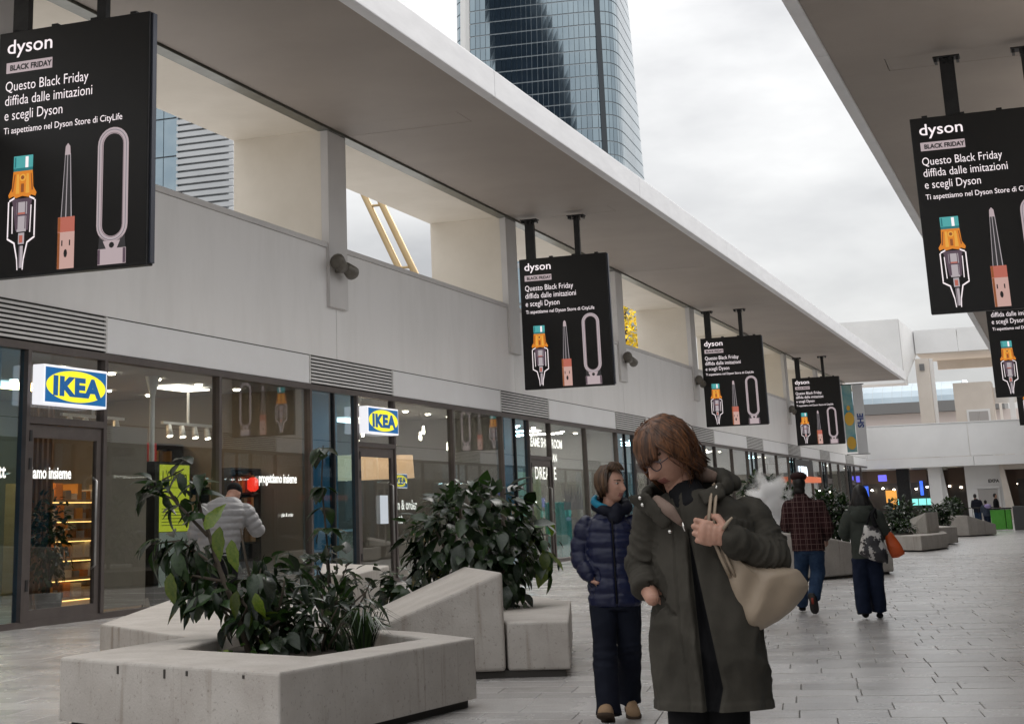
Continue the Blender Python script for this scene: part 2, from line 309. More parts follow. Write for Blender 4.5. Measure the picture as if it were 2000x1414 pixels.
# ------------------------------------------------------------------ arcade buildings
MODL, Y0 = 12.13, 18.2
CUT = (0, 2.35, 4.45, 8.28, 12.13)
def arcade(XW, s, label, k0, k1, detail):
    B = thing('arcade_building', label, 'building', (XW, Y0, 0))
    X = lambda d: XW + s * d
    def bx(name, m, d0, d1, y0, y1, z0, z1, p=B, bevel=0):
        a, b = sorted((X(d0), X(d1))); return box(name, m, p, a, b, y0, y1, z0, z1, bevel)
    ya, yb = Y0 + k0 * MODL, Y0 + (k1 + 1) * MODL
    bx('roof_slab', M['panel'], -9, -.27, ya, yb, 4.22, 4.5)
    bx('clerestory_ceiling', M['reveal'], -2.2, -.16, ya, yb, 9.52, 9.62)
    bx('canopy', M['soffit_gap'], -2.2, 4.0, ya, yb - (9.2 if s > 0 else 0), 9.64, 10.0)
    ye = yb - (9.2 if s > 0 else 0)
    f = MB(); y = ya
    while y < ye - .1:
        y2 = min(y + MODL, ye); bx('fascia', M['fascia'], 4.0, 4.24, y, y2 - .012, 9.50, 10.08, bevel=.02); y = y2
    for dy in (0,):
        bx('light_channel', M['channel'], -.15, .13, ya, ye, 9.50, 9.575)
    bx('plinth', M['frame'], -.12, .03, ya, yb, 0, .09)
    bx('head_beam', M['frame'], -.14, .045, ya, yb, 3.92, 4.03)
    bx('parapet', M['soffit_gap'], -.25, -.013, ya, yb, 4.03, 6.93)
    for k in range(k0, k1 + 1):
        y = Y0 + k * MODL
        # upper panels, seams under the piers
        bx('wall_panel', M['panel'], -.012, 0, y + 1.43, y + 1.43 + MODL - .022, 4.63, 6.94)
        bx('wall_panel', M['panel2'], -.012, .02, y + 4.5, y + MODL - .012, 4.045, 4.605)
        bx('sill', M['pier'], -.28, .035, y + 1.9, y + MODL + .95, 6.945, 7.05)
        bx('pier', M['pier'], -.1, .08, y + .95, y + 1.9, 5.7, 9.5, bevel=.01)
        bx('fin_wall', M['reveal'], -2.2, -.1, y + .953, y + 1.897, 4.5, 9.52)
        # louver
        lv = bx('louver', M['lvback'], -.011, -.004, y, y + 4.49, 4.035, 4.62)
        bx('louver_frame', M['slat'], -.003, .03, y, y + .05, 4.04, 4.615, lv); bx('louver_frame', M['slat'], -.003, .03, y + 4.44, y + 4.49, 4.04, 4.615, lv)
        nsl = 8
        for i in range(nsl):
            z = 4.06 + i * (.555 / nsl)
            a, b = sorted((X(-.002), X(.045))); mb = MB()
            z1, z2 = (z, z + .034) if s > 0 else (z + .034, z)
            xo, xi = (b, a) if s > 0 else (a, b)
            q = [(xi, z + .030), (xo, z), (xo, z + .040), (xi, z + .048)]; vs = [(x, yy, zz) for yy in (y + .052, y + 4.438) for x, zz in q]
            fs = [(0, 1, 2, 3), (7, 6, 5, 4)] + [(i, 4 + i, 4 + (i + 1) % 4, (i + 1) % 4) for i in range(4)]
            mb.add(vs, [f if s > 0 else f[::-1] for f in fs])
            mb.build('slat', M['slat'], lv)
        # soffit panels
        if y + 1.9 < ye:
            e = min(y + .95 + MODL, ye)
            bx('soffit_panel', M['soffit'], .15, 3.995, y + 1.908, e - .008, 9.55, 9.63)
            if y + MODL + 1.9 < ye:
                bx('soffit_panel', M['soffit'], .15, 3.05, y + MODL + .955, y + MODL + 1.895, 9.552, 9.63)
                bx('soffit_panel', M['soffit'], 3.062, 3.995, y + MODL + .945, y + MODL + 1.905, 9.5505, 9.63)
        # glazing
        cuts = list(CUT)
        if detail or k % 2 == 0 or True:
            for i, c in enumerate(cuts[:-1]):
                bx('mullion', M['frame'], -.1, .05, y + c - .045, y + c + .045, .09, 3.92)
            bx('mullion', M['black'], -.1, .02, y + 1.17, y + 1.23, .09, 3.92)
            for a_, b_ in ((.05, 1.17), (1.23, 2.3)):
                bx('pane', M['glass_teal'], -.03, -.02, y + a_, y + b_, .09, 3.92)
            bx('spandrel_panel', M['teal_panel'], -.5, -.42, y + .05, y + 2.3, .05, 3.95)
            for a_, b_ in ((4.5, 8.235), (8.325, 12.085)):
                bx('pane', M['glass'], -.03, -.02, y + a_, y + b_, .09, 3.92)
            # door
            d0, d1 = y + 2.395, y + 4.405
            bx('transom', M['frame'], -.1, .048, d0, d1, 2.86, 2.96)
            bx('pane', M['glass'], -.03, -.02, d0, d1, 2.96, 3.92)
            a, b = sorted((X(-.05), X(.02)))
            mb = MB(); mb.box(a, b, d0 + .02, d0 + .15, .02, 2.85); mb.box(a, b, d1 - .15, d1 - .02, .02, 2.85); mb.box(a, b, d0 + .15, d1 - .15, 2.66, 2.85); mb.box(a, b, d0 + .15, d1 - .15, .02, .24)
            dr = mb.build('door', M['frame'], B)
            bx('pane', M['glass'], -.022, -.012, d0 + .15, d1 - .15, .24, 2.66, dr)
            if detail and k < 4:
                for sg in (1,):
                    MB().tube([(X(.02), d1 - .25, .75), (X(.09), d1 - .25, .80), (X(.09), d1 - .25, 2.05), (X(.02), d1 - .25, 2.1)], .02, 8).build('handle', M['steel'], dr, smooth=True)
                for hz in (.5, 2.2, 2.6):
                    MB().box(*sorted((X(.021), X(.06))), d0 + .0, d0 + .06, hz, hz + .16).build('hinge', M['black'], dr)
    return B
LB = arcade(-14.2, 1, 'long white arcade building with shop windows, wall slots and deep canopy on the left', -1, 8, True)
RB = arcade(0.66, -1, 'opposite white arcade building whose canopy overhangs on the right', -1, 8, False)
# ------------------------------------------------------------------ shop interiors (part of the left building)
IM = dict(
 floor=mat('shop_floor', (.20, .15, .11), (.15, .11, .08), 2, .4), floor2=mat('shop_floor_pale', (.30, .28, .26), rough=.35),
 ceil=mat('shop_ceiling', (.42, .42, .43), rough=.8), tan=mat('tan_wall', (.25, .21, .175), (.21, .175, .145), 1, .7),
 cream=mat('cream_wall', (.27, .235, .19), rough=.7), dark=mat('dark_wall', (.045, .04, .036), rough=.7), pale=mat('pale_green_wall', (.62, .66, .50), rough=.6),
 wood=mat('warm_wood', (.30, .16, .075), (.20, .10, .045), 3, .5, stretch=(1, 1, .12)), lwood=mat('light_wood', (.52, .38, .26), (.44, .31, .2), 3, .5, stretch=(.3, .3, 3)),
 grey=mat('grey_wall', (.30, .29, .28), rough=.7))
LW = emis('fill_warm', (1, .92, .80), 2.6); LWW = emis('fill_white', (1, .95, .86), 16); LG = emis('fill_gold', (1, .60, .22), 26)  # glow colours of the added ceiling panels
spotm = emis('downlight_glow', (1, .9, .72), 14)
spotm.cycles.emission_sampling = 'NONE'
X0 = -14.2
def room(k, back, ceil, floor, side, depth=6.0):
    y = Y0 + k * MODL
    box('shop_floor', floor, LB, X0 - depth, X0 - .13, y + .06, y + MODL - .06, -.02, .02)
    box('shop_ceiling', ceil, LB, X0 - depth, X0 - .15, y + .06, y + MODL - .06, 3.93, 4.0)
    box('back_wall', back, LB, X0 - depth - .1, X0 - depth, y, y + MODL, 0, 4.1)
    box('partition', side, LB, X0 - depth, X0 - .14, y - .06, y + .06, 0, 4.1)
def lamp(x, y, z, sx, sy, m, t=.03):  # glowing panel added under the ceiling to light the shop, not a real fixture
    if m is LW: sx *= 2.2
    return box('fill_panel', m, LB, x - sx / 2, x + sx / 2, y - sy / 2, y + sy / 2, z - t, z)
for k in range(-1, 9):
    if k == 0: room(k, IM['cream'], IM['ceil'], IM['floor'], IM['tan'])
    elif k == 1: room(k, IM['tan'], IM['ceil'], IM['floor'], IM['cream'])
    elif k == 2: room(k, IM['pale'], IM['ceil'], IM['floor2'], IM['grey'])
    else: room(k, (IM['grey'], IM['pale'], IM['cream'])[k % 3], IM['ceil'], IM['floor2'], IM['grey'])
    y = Y0 + k * MODL
    for i in range(5):
        for j in range(2):
            MB().lathe((X0 - 1.1 - j * 2.0, y + 4.9 + i * 1.55, 3.895), [(.06, 0), (.075, .03)], 8).build('downlight', spotm, LB)
    if k >= 2:
        for j in range(3): lamp(X0 - 2.2, y + 5.6 + j * 2.4, 3.92, 1.6, .35, LWW)
        lamp(X0 - 3.2, y + 3.3, 3.92, .8, .5, LWW)
    if k == 1:
        lamp(X0 - 3.5, y + 6.2, 3.9, .3, 2.2, LW); lamp(X0 - 3.5, y + 10, 3.9, .3, 2.2, LW); lamp(X0 - 3.0, y + 3.4, 3.9, .4, .8, LW)
    if k in (0, -1):
        lamp(X0 - 3.6, y + 7.6, 3.9, .6, 1.4, LG); lamp(X0 - 1.6, y + 9.8, 3.9, .25, 1.2, LW); lamp(X0 - 3.6, y + 6.3, 3.9, .25, 1.6, LW); lamp(X0 - 4.5, y + 10, 3.9, .25, 1.6, LW)
box('light_block_panel', IM['dark'], RB, 2.4, 2.5, -7, 129, 0, 4.2)  # unseen dark panel added behind the right glazing to block light
box('dark_floor', IM['dark'], RB, .8, 2.4, -7, 129, -.01, .02)

# things standing in the first shop
def simple(name, label, cat, parts, loc, group=None):
    t = thing(name, label, cat, loc, group)
    for nm, mb, m in parts: mb.build(nm, m, t)
    return t
y = Y0
# slatted wooden screen inside the first door
t = thing('wooden_screen', 'vertical brown wooden slats seen through the first glass door', 'screen', (-16.2, 23.8, 0))
for i in range(5): box('slat', IM['wood'], t, -16.3, -16.1, 23.5 + i * .15, 23.56 + i * .15, 0, 3.6)
t = thing('lit_shelf_unit', 'glowing golden shelves of small goods behind the first door', 'shelf', (-18.2, 27.5, 0))
sh = MB()
for i in range(6): sh.box(-18.6, -18.05, 26.4, 29.2, .05 + i * .36, .10 + i * .36)
sh.box(-18.6, -18.05, 26.35, 26.4, 0, 2.2); sh.box(-18.6, -18.05, 29.2, 29.25, 0, 2.2); sh.build('shelf_frame', IM['lwood'], t)
for i in range(6): box('fill_strip', emis('shelf_fill_glow', (1, .58, .18), 2.2) if i == 0 else bpy.data.materials['shelf_fill_glow'], t, -18.1, -18.06, 26.45, 29.15, .03 + i * .36, .045 + i * .36)  # glowing strips added under the shelves to turn the goods golden
cols = [mat('goods_%s' % n, c, rough=.5) for n, c in (('amber', (.55, .26, .06)), ('cream', (.7, .62, .48)), ('brown', (.22, .11, .05)), ('white', (.75, .73, .70)), ('orange', (.65, .25, .06)), ('grey', (.25, .24, .24)))]
for i in range(6):
    yy = 26.45
    while yy < 29.0:
        wd = rnd.uniform(.08, .3); h = rnd.uniform(.12, .34); box('stock_item', rnd.choice(cols), t, -18.5, -18.1, yy, yy + wd, .10 + i * .36, .10 + i * .36 + h * .9); yy += wd + rnd.uniform(.01, .12)
# bookcases and display wall in the two big windows
def bookcase(label, x, y0, y1, z0, z1, pal, dark=True):
    t = thing('bookcase', label, 'bookcase', (x, (y0 + y1) / 2, 0))
    fr = MB(); fr.box(x - .42, x - .4, y0, y1, 0, z1); fr.box(x - .4, x, y0, y0 + .05, 0, z1); fr.box(x - .4, x, y1 - .05, y1, 0, z1)
    n = max(2, int((z1 - z0) / .42)); st = (z1 - z0) / n
    for i in range(n + 1): fr.box(x - .4, x, y0 + .05, y1 - .05, z0 + i * st - .03, z0 + i * st)
    fr.build('frame', IM['dark'] if dark else IM['lwood'], t)
    for i in range(n):
        yy = y0 + .1
        while yy < y1 - .2:
            wd = rnd.uniform(.05, .16); h = rnd.uniform(.5, .92) * (st - .05)
            box('book', rnd.choice(pal), t, x - .34, x - .05, yy, yy + wd, z0 + i * st, z0 + i * st + h); yy += wd + (rnd.uniform(.0, .05) if rnd.random() < .8 else .3)
warm = [cols[0], cols[2], cols[4], mat('book_red', (.5, .05, .03), rough=.5), mat('book_tan', (.45, .28, .14), rough=.5)]
bookcase('dark bookcase of orange and brown books behind the first shop window', -15.6, 27.5, 28.75, .7, 2.05, warm)
bookcase('dark bookcase of brown books high behind the green totem', -17.0, 28.7, 30.2, 1.6, 2.95, warm)
bookcase('dark bookcase of warm lit books behind the puffer jacket man', -15.2, 28.85, 30.15, 1.0, 2.4, warm)
tag(box('hanging_curtain', IM['tan'], None, -14.62, -14.56, 23.35, 24.62, .1, 2.95), 'tan fabric panel just inside the first shop window', 'curtain')
tag(box('red_banner', mat('red_cloth', (.55, .02, .02), rough=.6), None, -16.5, -16.46, 27.55, 28.2, 2.0, 2.9), 'red banner hanging inside the first shop window', 'banner')
t = thing('interior_column', 'slim white column with flared ends inside the first shop window', 'column', (-14.75, 25.2, 0))
MB().lathe((-14.75, 25.1, .02), [(.13, 0), (.05, .5), (.045, 3.5), (.13, 3.85)], 14).build('shaft', M['white'], t, smooth=True)
t = thing('red_lamp', 'small glowing red lamp on the bookcase behind the puffer jacket man', 'lamp', (-15.1, 29.5, 2.0)); MB().lathe((-15.1, 29.6, 1.95), [(.05, 0), (.11, .05), (.11, .22), (.05, .27)], 12).build('shade', emis('red_glow', (1, .04, .02), .8), t, smooth=True); MB().lathe((-15.1, 29.6, 1.88), [(.08, 0), (.02, .02), (.02, .07)], 10).build('base', M['black'], t)
# green advertising totem
gt = thing('advertising_totem', "lime green totem poster reading L'Offerta behind the first shop window", 'sign', (-14.62, 25.6, 0))
lime = emis('lime_print', (.42, .48, .03), .55); limet = mat('totem_grey', (.45, .52, .50), rough=.4)
box('case', M['black'], gt, -14.85, -14.62, 25.0, 26.25, 0, 2.42)
box('poster', lime, gt, -14.62, -14.612, 25.15, 26.18, 1.25, 2.37); box('lower_panel', limet, gt, -14.62, -14.612, 25.15, 26.18, .35, 1.24)
pr = mat('print_dark', (.03, .045, .02), rough=.6)
lettering("L'Offerta", .24, pr, gt, (-14.608, 25.22, 2.10), (0, 1, 0), (0, 0, 1), bold=.004)
box('rule_line', pr, gt, -14.611, -14.609, 25.22, 25.9, 1.98, 1.99)
for i in range(6): box('fine_print', pr, gt, -14.611, -14.609, 25.22, 26.05 - .1 * (i % 3), 1.35 + .055 * i, 1.362 + .055 * i)
wt = emis('window_script', (.95, .95, .90), .8)
for yy, z, txt, sz, lab in ((19.3, 2.08, 'progett', .26, 'white script lettering on the blue glass left of the first door'), (20.72, 2.08, 'iamo insieme', .24, 'white script lettering across the first glass door'), (28.05, 2.08, 'progettiamo insieme', .24, 'white script lettering on the second shop window')):
    tag(lettering(txt, sz, wt, None, (-14.185, yy, z), (0, 1, 0), (0, 0, 1), sx=.82 if sz < .26 else 1, bold=.006, name='window_lettering'), lab, 'lettering')
tag(lettering('plan & order', .1, wt, None, (-14.185, 29.0, 1.45), (0, 1, 0), (0, 0, 1), name='window_lettering'), 'tiny white caption low on the second shop window', 'lettering')
tl = mat('wall_print', (.12, .07, .03), rough=.7)
tag(lettering('IDEE\nPLAN & ORDER', .14, tl, None, (-19.98, 29.6, 2.6), (0, 1, 0), (0, 0, 1), name='wall_lettering'), 'small brown print on the cream wall behind the first door', 'lettering')
# track lights
for j, (ty, lab) in enumerate(((25.2, 'row of white spotlights on a ceiling track in the first shop window'), (28.6, 'row of white spotlights on a ceiling track in the second shop window'))):
    t = thing('track_light', lab, 'lamp', (-16, ty, 3.2)); box('track', M['white'], t, -16.03, -15.97, ty - 1.0, ty + 1.0, 3.22, 3.27)
    MB().box(-16.02, -15.98, ty - .02, ty + .02, 3.27, 3.93).build('stem', M['white'], t)
    for i in range(4):
        yy = ty - .75 + i * .5
        MB().tube([(-16, yy, 3.2), (-15.95, yy - .04, 3.0)], [.05, .07], 10).build('spot_head', M['white'], t, smooth=True); MB().tube([(-15.948, yy - .041, 2.998), (-15.946, yy - .042, 2.99)], .055, 10).build('bulb', spotm, t)
# second shop: pendant shades, reception, small signs
for (px_, py_, z_, rr, lab) in ((-16.0, 36.6, 2.55, .62, 'broad warm drum lampshade in the second shop, nearer the door'), (-16.2, 39.4, 2.62, .62, 'broad warm drum lampshade in the second shop, farther from the door')):
    t = thing('pendant_lamp', lab, 'lamp', (px_, py_, z_))
    MB().lathe((px_, py_, z_ - .28), [(rr, 0), (rr * .96, .56)], 20).build('lamp_shade', emis('shade_glow', (.95, .62, .36), .55), t, smooth=True); MB().tube([(px_, py_, z_ + .28), (px_, py_, 3.92)], .012, 6).build('cord', M['black'], t)
for i in range(7):
    yy = 35.3 + i * 1.0; t = thing('glass_pendant', 'small lit glass drop pendant in the second shop, %s from its door' % ('first', 'second', 'third', 'fourth', 'fifth', 'sixth', 'seventh')[i], 'lamp', (-15.3 - .3 * (i % 2), yy, 3.3), 'glass drop pendants in the second shop')
    MB().lathe((-15.3 - .3 * (i % 2), yy, 3.05 + .2 * (i % 3)), [(.03, 0), (.04, .06), (.025, .2)], 8).build('drop', spotm, t); MB().tube([(-15.3 - .3 * (i % 2), yy, 3.25 + .2 * (i % 3)), (-15.3 - .3 * (i % 2), yy, 3.92)], .006, 5).build('cord', M['steel'], t)
t = thing('reception_counter', 'light wooden reception counter behind the second glass door', 'counter', (-15.6, 33.8, 0)); box('front', IM['lwood'], t, -16.2, -15.4, 32.9, 35.2, 0, 1.1); box('worktop', M['white'], t, -16.25, -15.35, 32.85, 35.25, 1.1, 1.15)
tag(box('door_notice', emis('paper_white', (.62, .68, .74), .35), None, -14.172, -14.168, 33.85, 34.3, 1.25, 1.85), 'white paper timetable stuck on the second glass door', 'notice')
# small window sign
blue = emis('sign_blue', (.0, .09, .26), .7); yel = emis('sign_yellow', (.90, .78, .02), .66); swhite = emis('sign_white', (.80, .80, .84), .62); sdark = emis('sign_navy', (.0, .07, .22), .7)
def ellipse(cx, cz, rx, rz, n=40): return [(cx + rx * math.cos(2 * math.pi * i / n), cz + rz * math.sin(2 * math.pi * i / n)) for i in range(n)]
def flat_yz(pts, x, m, parent, name):     # flat print facing +X
    return MB().add([(x, p[0], p[1]) for p in pts], [tuple(range(len(pts)))]).build(name, m, parent)
def ikea_sign(y0, y1, z0, z1, label, xb=-14.15, th=.2, dark=False):
    t = thing('shop_sign', label, 'sign', (xb, (y0 + y1) / 2, z0)); xf = xb + th
    box('light_box', swhite, t, xb, xf, y0, y1, z0, z1, bevel=.01)
    e = .035 * (z1 - z0) / .57
    MB().add([(xf + .003, y0 + e, z0 + e), (xf + .003, y1 - e, z0 + e), (xf + .003, y1 - e, z1 - e), (xf + .003, y0 + e, z1 - e)], [(0, 1, 2, 3)]).build('blue_field', blue, t)
    cy, cz = (y0 + y1) / 2, (z0 + z1) / 2; ry, rz = (y1 - y0) / 2 - 1.5 * e, (z1 - z0) / 2 - 1.6 * e
    flat_yz(ellipse(cy, cz, ry, rz), xf + .006, yel, t, 'yellow_oval')
    hz = (z1 - z0) * .46
    lettering('IKEA', hz * 1.38, sdark, t, (xf + .009, cy, cz - hz * .5), (0, 1, 0), (0, 0, 1), 'CENTER', bold=.022 * hz / .26, sx=(y1 - y0) / (z1 - z0) * .53, space=1.08)
ikea_sign(20.62, 22.35, 3.13, 3.71, 'lit blue and yellow box sign over the first shop door, nearest the camera')
ikea_sign(32.75, 34.5, 3.14, 3.71, 'lit blue and yellow box sign over the second shop door')
ikea_sign(35.05, 36.0, 2.02, 2.34, 'small blue and yellow sign low in the window beside the second door', -14.4, .03)
tag(lettering('Plan & order\npoint', .3, wt, None, (-14.35, 34.95, 1.55), (0, 1, 0), (0, 0, 1), bold=.008, name='window_lettering'), 'white lettering Plan and order beside the second shop door', 'lettering')
# third shop
wt2 = emis('neon_letters', (1, .95, .88), 1.6)
t = thing('shop_lettering', 'glowing white words DREAME over the third shop door', 'sign', (-14.4, 46, 3.2))
lettering('DREAME SHOWROOM', .36, wt2, t, (-14.4, 45.2, 3.25), (0, 1, 0), (0, 0, 1), bold=.01, sx=1.0); lettering('MILAN', .32, wt2, t, (-14.4, 47.3, 2.85), (0, 1, 0), (0, 0, 1), bold=.008)
tag(lettering('DREAME', .52, wt2, None, (-14.6, 46.6, 2.35), (0, 1, 0), (0, 0, 1), bold=.008, name='shop_lettering', space=1.15), 'large white word DREAME inside the third shop window', 'sign')
dp = mat('dark_print', (.05, .05, .06), rough=.6)
t = thing('skyline_decal', 'dark cathedral shaped decal on the third shop window', 'decal', (-14.19, 48.9, 1.7))
for i in range(15):
    yy = 48.0 + i * .14; MB().add([(-14.188, yy, 1.45), (-14.188, yy + .09, 1.45), (-14.188, yy + .09, 1.6 + .3 * abs(math.sin(i * 1.3))), (-14.188, yy + .045, 1.85 + .3 * abs(math.sin(i * 1.3))), (-14.188, yy, 1.6 + .3 * abs(math.sin(i * 1.3)))], [(0, 1, 2, 3, 4)]).build('spire', dp, t)
tealm = mat('teal_plastic', (.02, .35, .36), rough=.4)
tag(box('teal_display', tealm, None, -15.4, -14.9, 50.0, 51.2, .05, 1.7, .03), 'teal display plinth in the third shop window', 'display')
tag(box('leaf_mural', mat('mural_green', (.50, .56, .34), (.66, .68, .5), .7, .6), None, -15.6, -15.55, 45.4, 50.2, .6, 2.6), 'pale green leaf mural panel in the third shop', 'mural')
t = thing('cafe_table', 'small table with two chairs by the third shop window', 'table', (-15.0, 48, 0)); box('table_top', M['white'], t, -15.3, -14.6, 47.6, 48.4, .72, .76)
for a in (0, 1): box('leg', M['black'], t, -15.2 + a * .5, -15.15 + a * .5, 47.7, 47.75, 0, .72); box('leg', M['black'], t, -15.2 + a * .5, -15.15 + a * .5, 48.25, 48.3, 0, .72)
# ------------------------------------------------------------------ hanging displays
SB = mat('screen_black', (.012, .0115, .0115), rough=.38, spec=.35)
G = {n: emis('print_' + n, c, s * (.72 if n == 'white' else .55)) for n, c, s in (('white', (.92, .82, .84), .95), ('rose', (.62, .50, .52), .8), ('pink', (.80, .50, .44), .75), ('copper', (.62, .17, .12), .8), ('orange', (.85, .27, .02), .9), ('amber', (.95, .45, .06), .9), ('teal', (.10, .50, .50), .8), ('tealdark', (.02, .22, .24), .8), ('purple', (.16, .10, .14), .6), ('silver', (.62, .55, .58), .75), ('ink', (.012, .01, .012), .1), ('dark', (.05, .045, .05), .5), ('brown', (.36, .10, .02), .8))}
for m_ in G.values(): m_.node_tree.nodes['Principled BSDF'].inputs['Base Color'].default_value = (.02, .02, .02, 1)
BW, BH = 2.5, 3.56
def billboard_parts(t, xl, yf, zb):
    P = lambda u, v, l=1: (xl + u * BW, yf - .0035 * l, zb + v * BH)
    def poly(pts, m, l=1, name='print'):
        n = len(pts); a = sum(pts[i][0] * pts[(i + 1) % n][1] - pts[(i + 1) % n][0] * pts[i][1] for i in range(n))
        if a < 0: pts = pts[::-1]
        return MB().add([P(u, v, l) for u, v in pts], [tuple(range(n))])
    def build(list_, m, name):
        mb = MB()
        for q in list_: mb.add(q.v, q.f)
        mb.build(name, m, t)
    rect = lambda a, b, c, d: [(a, c), (b, c), (b, d), (a, d)]
    def ring(uc, vc, w_, h_, th, n=12, l=1):
        asp = BH / BW; r = w_ / 2; out = []; inn = []
        for i in range(2 * n + 2):
            top = i <= n; ang = math.pi * (i if top else i - 1) / n
            cy_ = vc + (h_ / 2 - r / asp) * (1 if top else -1)
            out.append((uc + r * math.cos(ang), cy_ + r / asp * math.sin(ang))); inn.append((uc + (r - th) * math.cos(ang), cy_ + (r - th) / asp * math.sin(ang)))
        m_ = len(out); mb = MB(); mb.add([P(*p, l) for p in out] + [P(*p, l) for p in inn], [(i, (i + 1) % m_, m_ + (i + 1) % m_, m_ + i) for i in range(m_)]); return mb
    yb = yf + .17
    box('cabinet', M['black'], t, xl - .02, xl + BW + .02, yf + .004, yb, zb - .05, zb + BH + .02, bevel=.012)
    MB().add([P(0, 0, 0), P(1, 0, 0), P(1, 1, 0), P(0, 1, 0)], [(0, 1, 2, 3)]).build('screen', SB, t)
    for i in range(4): box('lug', M['black'], t, xl + .2 + i * .66, xl + .3 + i * .66, yf + .03, yf + .12, zb + BH + .02, zb + BH + .06)
    sd_ = box('side_rail', mat('rail_blue', (.05, .055, .075), rough=.35, metal=.5) if 'rail' not in M else M['rail'], t, xl + BW + .021, xl + BW + .05, yf + .05, yb - .01, zb - .02, zb + BH)
    M['rail'] = sd_.data.materials[0]
    for x0_, wd in ((.32, .26), (1.70, .15)):
        xc = xl + x0_; zt = 9.545
        box('pole', M['black'], t, xc - wd / 2, xc + wd / 2, yf + .03, yf + .15, zb + BH + .02, zt - .03)
        pl = box('bracket', M['black'], t, xc - .24, xc + .24, yf - .06, yf + .24, zt - .03, zt)
        for j in range(4): box('rib', M['black'], pl, xc - .22 + j * .13, xc - .17 + j * .13, yf - .03, yf + .21, zt - .10 - .03 * (j in (1, 2)), zt - .031)
    # lettering
    ux, uy = (1, 0, 0), (0, 0, 1)
    lettering('dyson', .30, G['white'], t, P(.048, .912), ux, uy, bold=.002, sx=1.12)
    build([poly(rect(.05, .365, .828, .873), 0)], G['rose'], 'tag_strip')
    lettering('BLACK FRIDAY', .115, G['ink'], t, P(.075, .839, 2), ux, uy, bold=.005, sx=.92)
    for i, (tx, v) in enumerate((('Questo Black Friday', .752), ('diffida dalle imitazioni', .692), ('e scegli Dyson', .630))):
        lettering(tx, .215, G['white'], t, P(.046, v), ux, uy, bold=-.001, sx=.80)
    lettering('Ti aspettiamo nel Dyson Store di CityLife', .135, G['white'], t, P(.046, .573), ux, uy, bold=0, sx=.875)
    # vacuum
    build([poly(rect(.125, .255, .425, .475), 0)], G['teal'], 'print'); build([poly(rect(.125, .255, .412, .425), 0)], G['tealdark'], 'print')
    build([poly(rect(.205, .225, .425, .47), 0, 2)], G['white'], 'print')
    build([poly([(.125, .412), (.255, .412), (.262, .345), (.285, .318), (.278, .305), (.25, .312), (.235, .303), (.19, .310), (.145, .303), (.13, .312), (.10, .305), (.095, .318), (.118, .345)], 0)], G['orange'], 'print')
    build([poly([(.15, .40), (.165, .40), (.17, .32), (.145, .32)], 0, 2), poly([(.215, .40), (.23, .40), (.238, .32), (.212, .32)], 0, 2), poly([(a[0], a[1]) for a in [(.19 + .022 * math.cos(i * .785), .385 + .0155 * math.sin(i * .785)) for i in range(8)]], 0, 2)], G['amber'], 'print')
    build([poly(rect(.18, .20, .325, .36), 0, 2), poly([(.19 + .012 * math.cos(i * .785), .385 + .0085 * math.sin(i * .785)) for i in range(8)], 0, 3)], G['brown'], 'print')
    build([poly([(.12, .30), (.26, .30), (.245, .25), (.235, .17), (.15, .17), (.135, .25)], 0)], G['purple'], 'print')
    build([poly(rect(.155, .225, .235, .285), 0, 2), poly(rect(.16, .222, .165, .228), 0, 2), poly(rect(.172, .212, .115, .16), 0, 2), poly(rect(.18, .206, .02, .108), 0, 2)], G['silver'], 'print')
    for sg in (-1, 1):
        c = .19
        q = [poly([(c + sg * a, b) for a, b in pts], 0, 3) for pts in ([(.085, .29), (.093, .29), (.093, .145), (.085, .145)], [(.093, .145), (.093, .137), (.04, .115), (.04, .123)], [(.04, .123), (.046, .115), (.026, .055), (.02, .06)], [(.02, .06), (.026, .06), (.02, .012), (.014, .012)], [(.06, .27), (.066, .27), (.062, .16), (.056, .16)], [(.085, .296), (.085, .288), (.05, .30), (.05, .307)])]
        build(q, G['white'], 'print')
    build([poly(rect(.165, .215, .235, .242), 0, 4), poly(rect(.18, .203, .12, .15), 0, 4)], G['copper'], 'print')
    build([poly(rect(.132, .142, .428, .47), 0, 2)], G['tealdark'], 'print'); build([poly([(.133, .40), (.141, .40), (.128, .33), (.118, .33)], 0, 2), poly([(.243, .40), (.249, .40), (.262, .33), (.252, .33)], 0, 2)], G['brown'], 'print')
    build([poly(rect(.158, .168, .175, .285), 0, 4), poly(rect(.214, .220, .175, .285), 0, 4)], G['purple'], 'print'); build([poly(rect(.183, .188, .02, .108), 0, 4)], G['purple'], 'print')
    build([poly(rect(.437, .452, .0, .144), 0, 4), poly(rect(.437, .452, .147, .203), 0, 4)], G['brown'], 'print')
    # straightener
    build([poly([(.45, .20), (.525, .20), (.508, .46), (.470, .46)], 0)], G['dark'], 'print'); build([poly([(.482, .2), (.488, .2), (.49, .46), (.486, .46)], 0, 2), poly([(.518, .2), (.524, .2), (.508, .46), (.504, .46)], 0, 2), poly([(.452, .2), (.456, .2), (.474, .46), (.471, .46)], 0, 2)], G['silver'], 'print')
    build([poly([(.470, .455), (.508, .455), (.504, .49), (.489, .503), (.474, .49)], 0, 3)], G['rose'], 'print')
    build([poly(rect(.435, .545, .145, .205), 0, 3)], G['copper'], 'print'); build([poly(rect(.435, .545, .0, .146), 0, 2)], G['pink'], 'print')
    build([poly(rect(.462, .470, .09, .112), 0, 4), poly(rect(.512, .520, .09, .112), 0, 4), poly([(.49 + .012 * math.cos(i * .785), .06 + .017 * math.sin(i * .785)) for i in range(8)], 0, 4)], G['ink'], 'print')
    # bladeless fan
    rg = MB(); r1 = ring(.785, .315, .20, .46, .036); rg.add(r1.v, r1.f); rg.build('print', G['rose'], t)
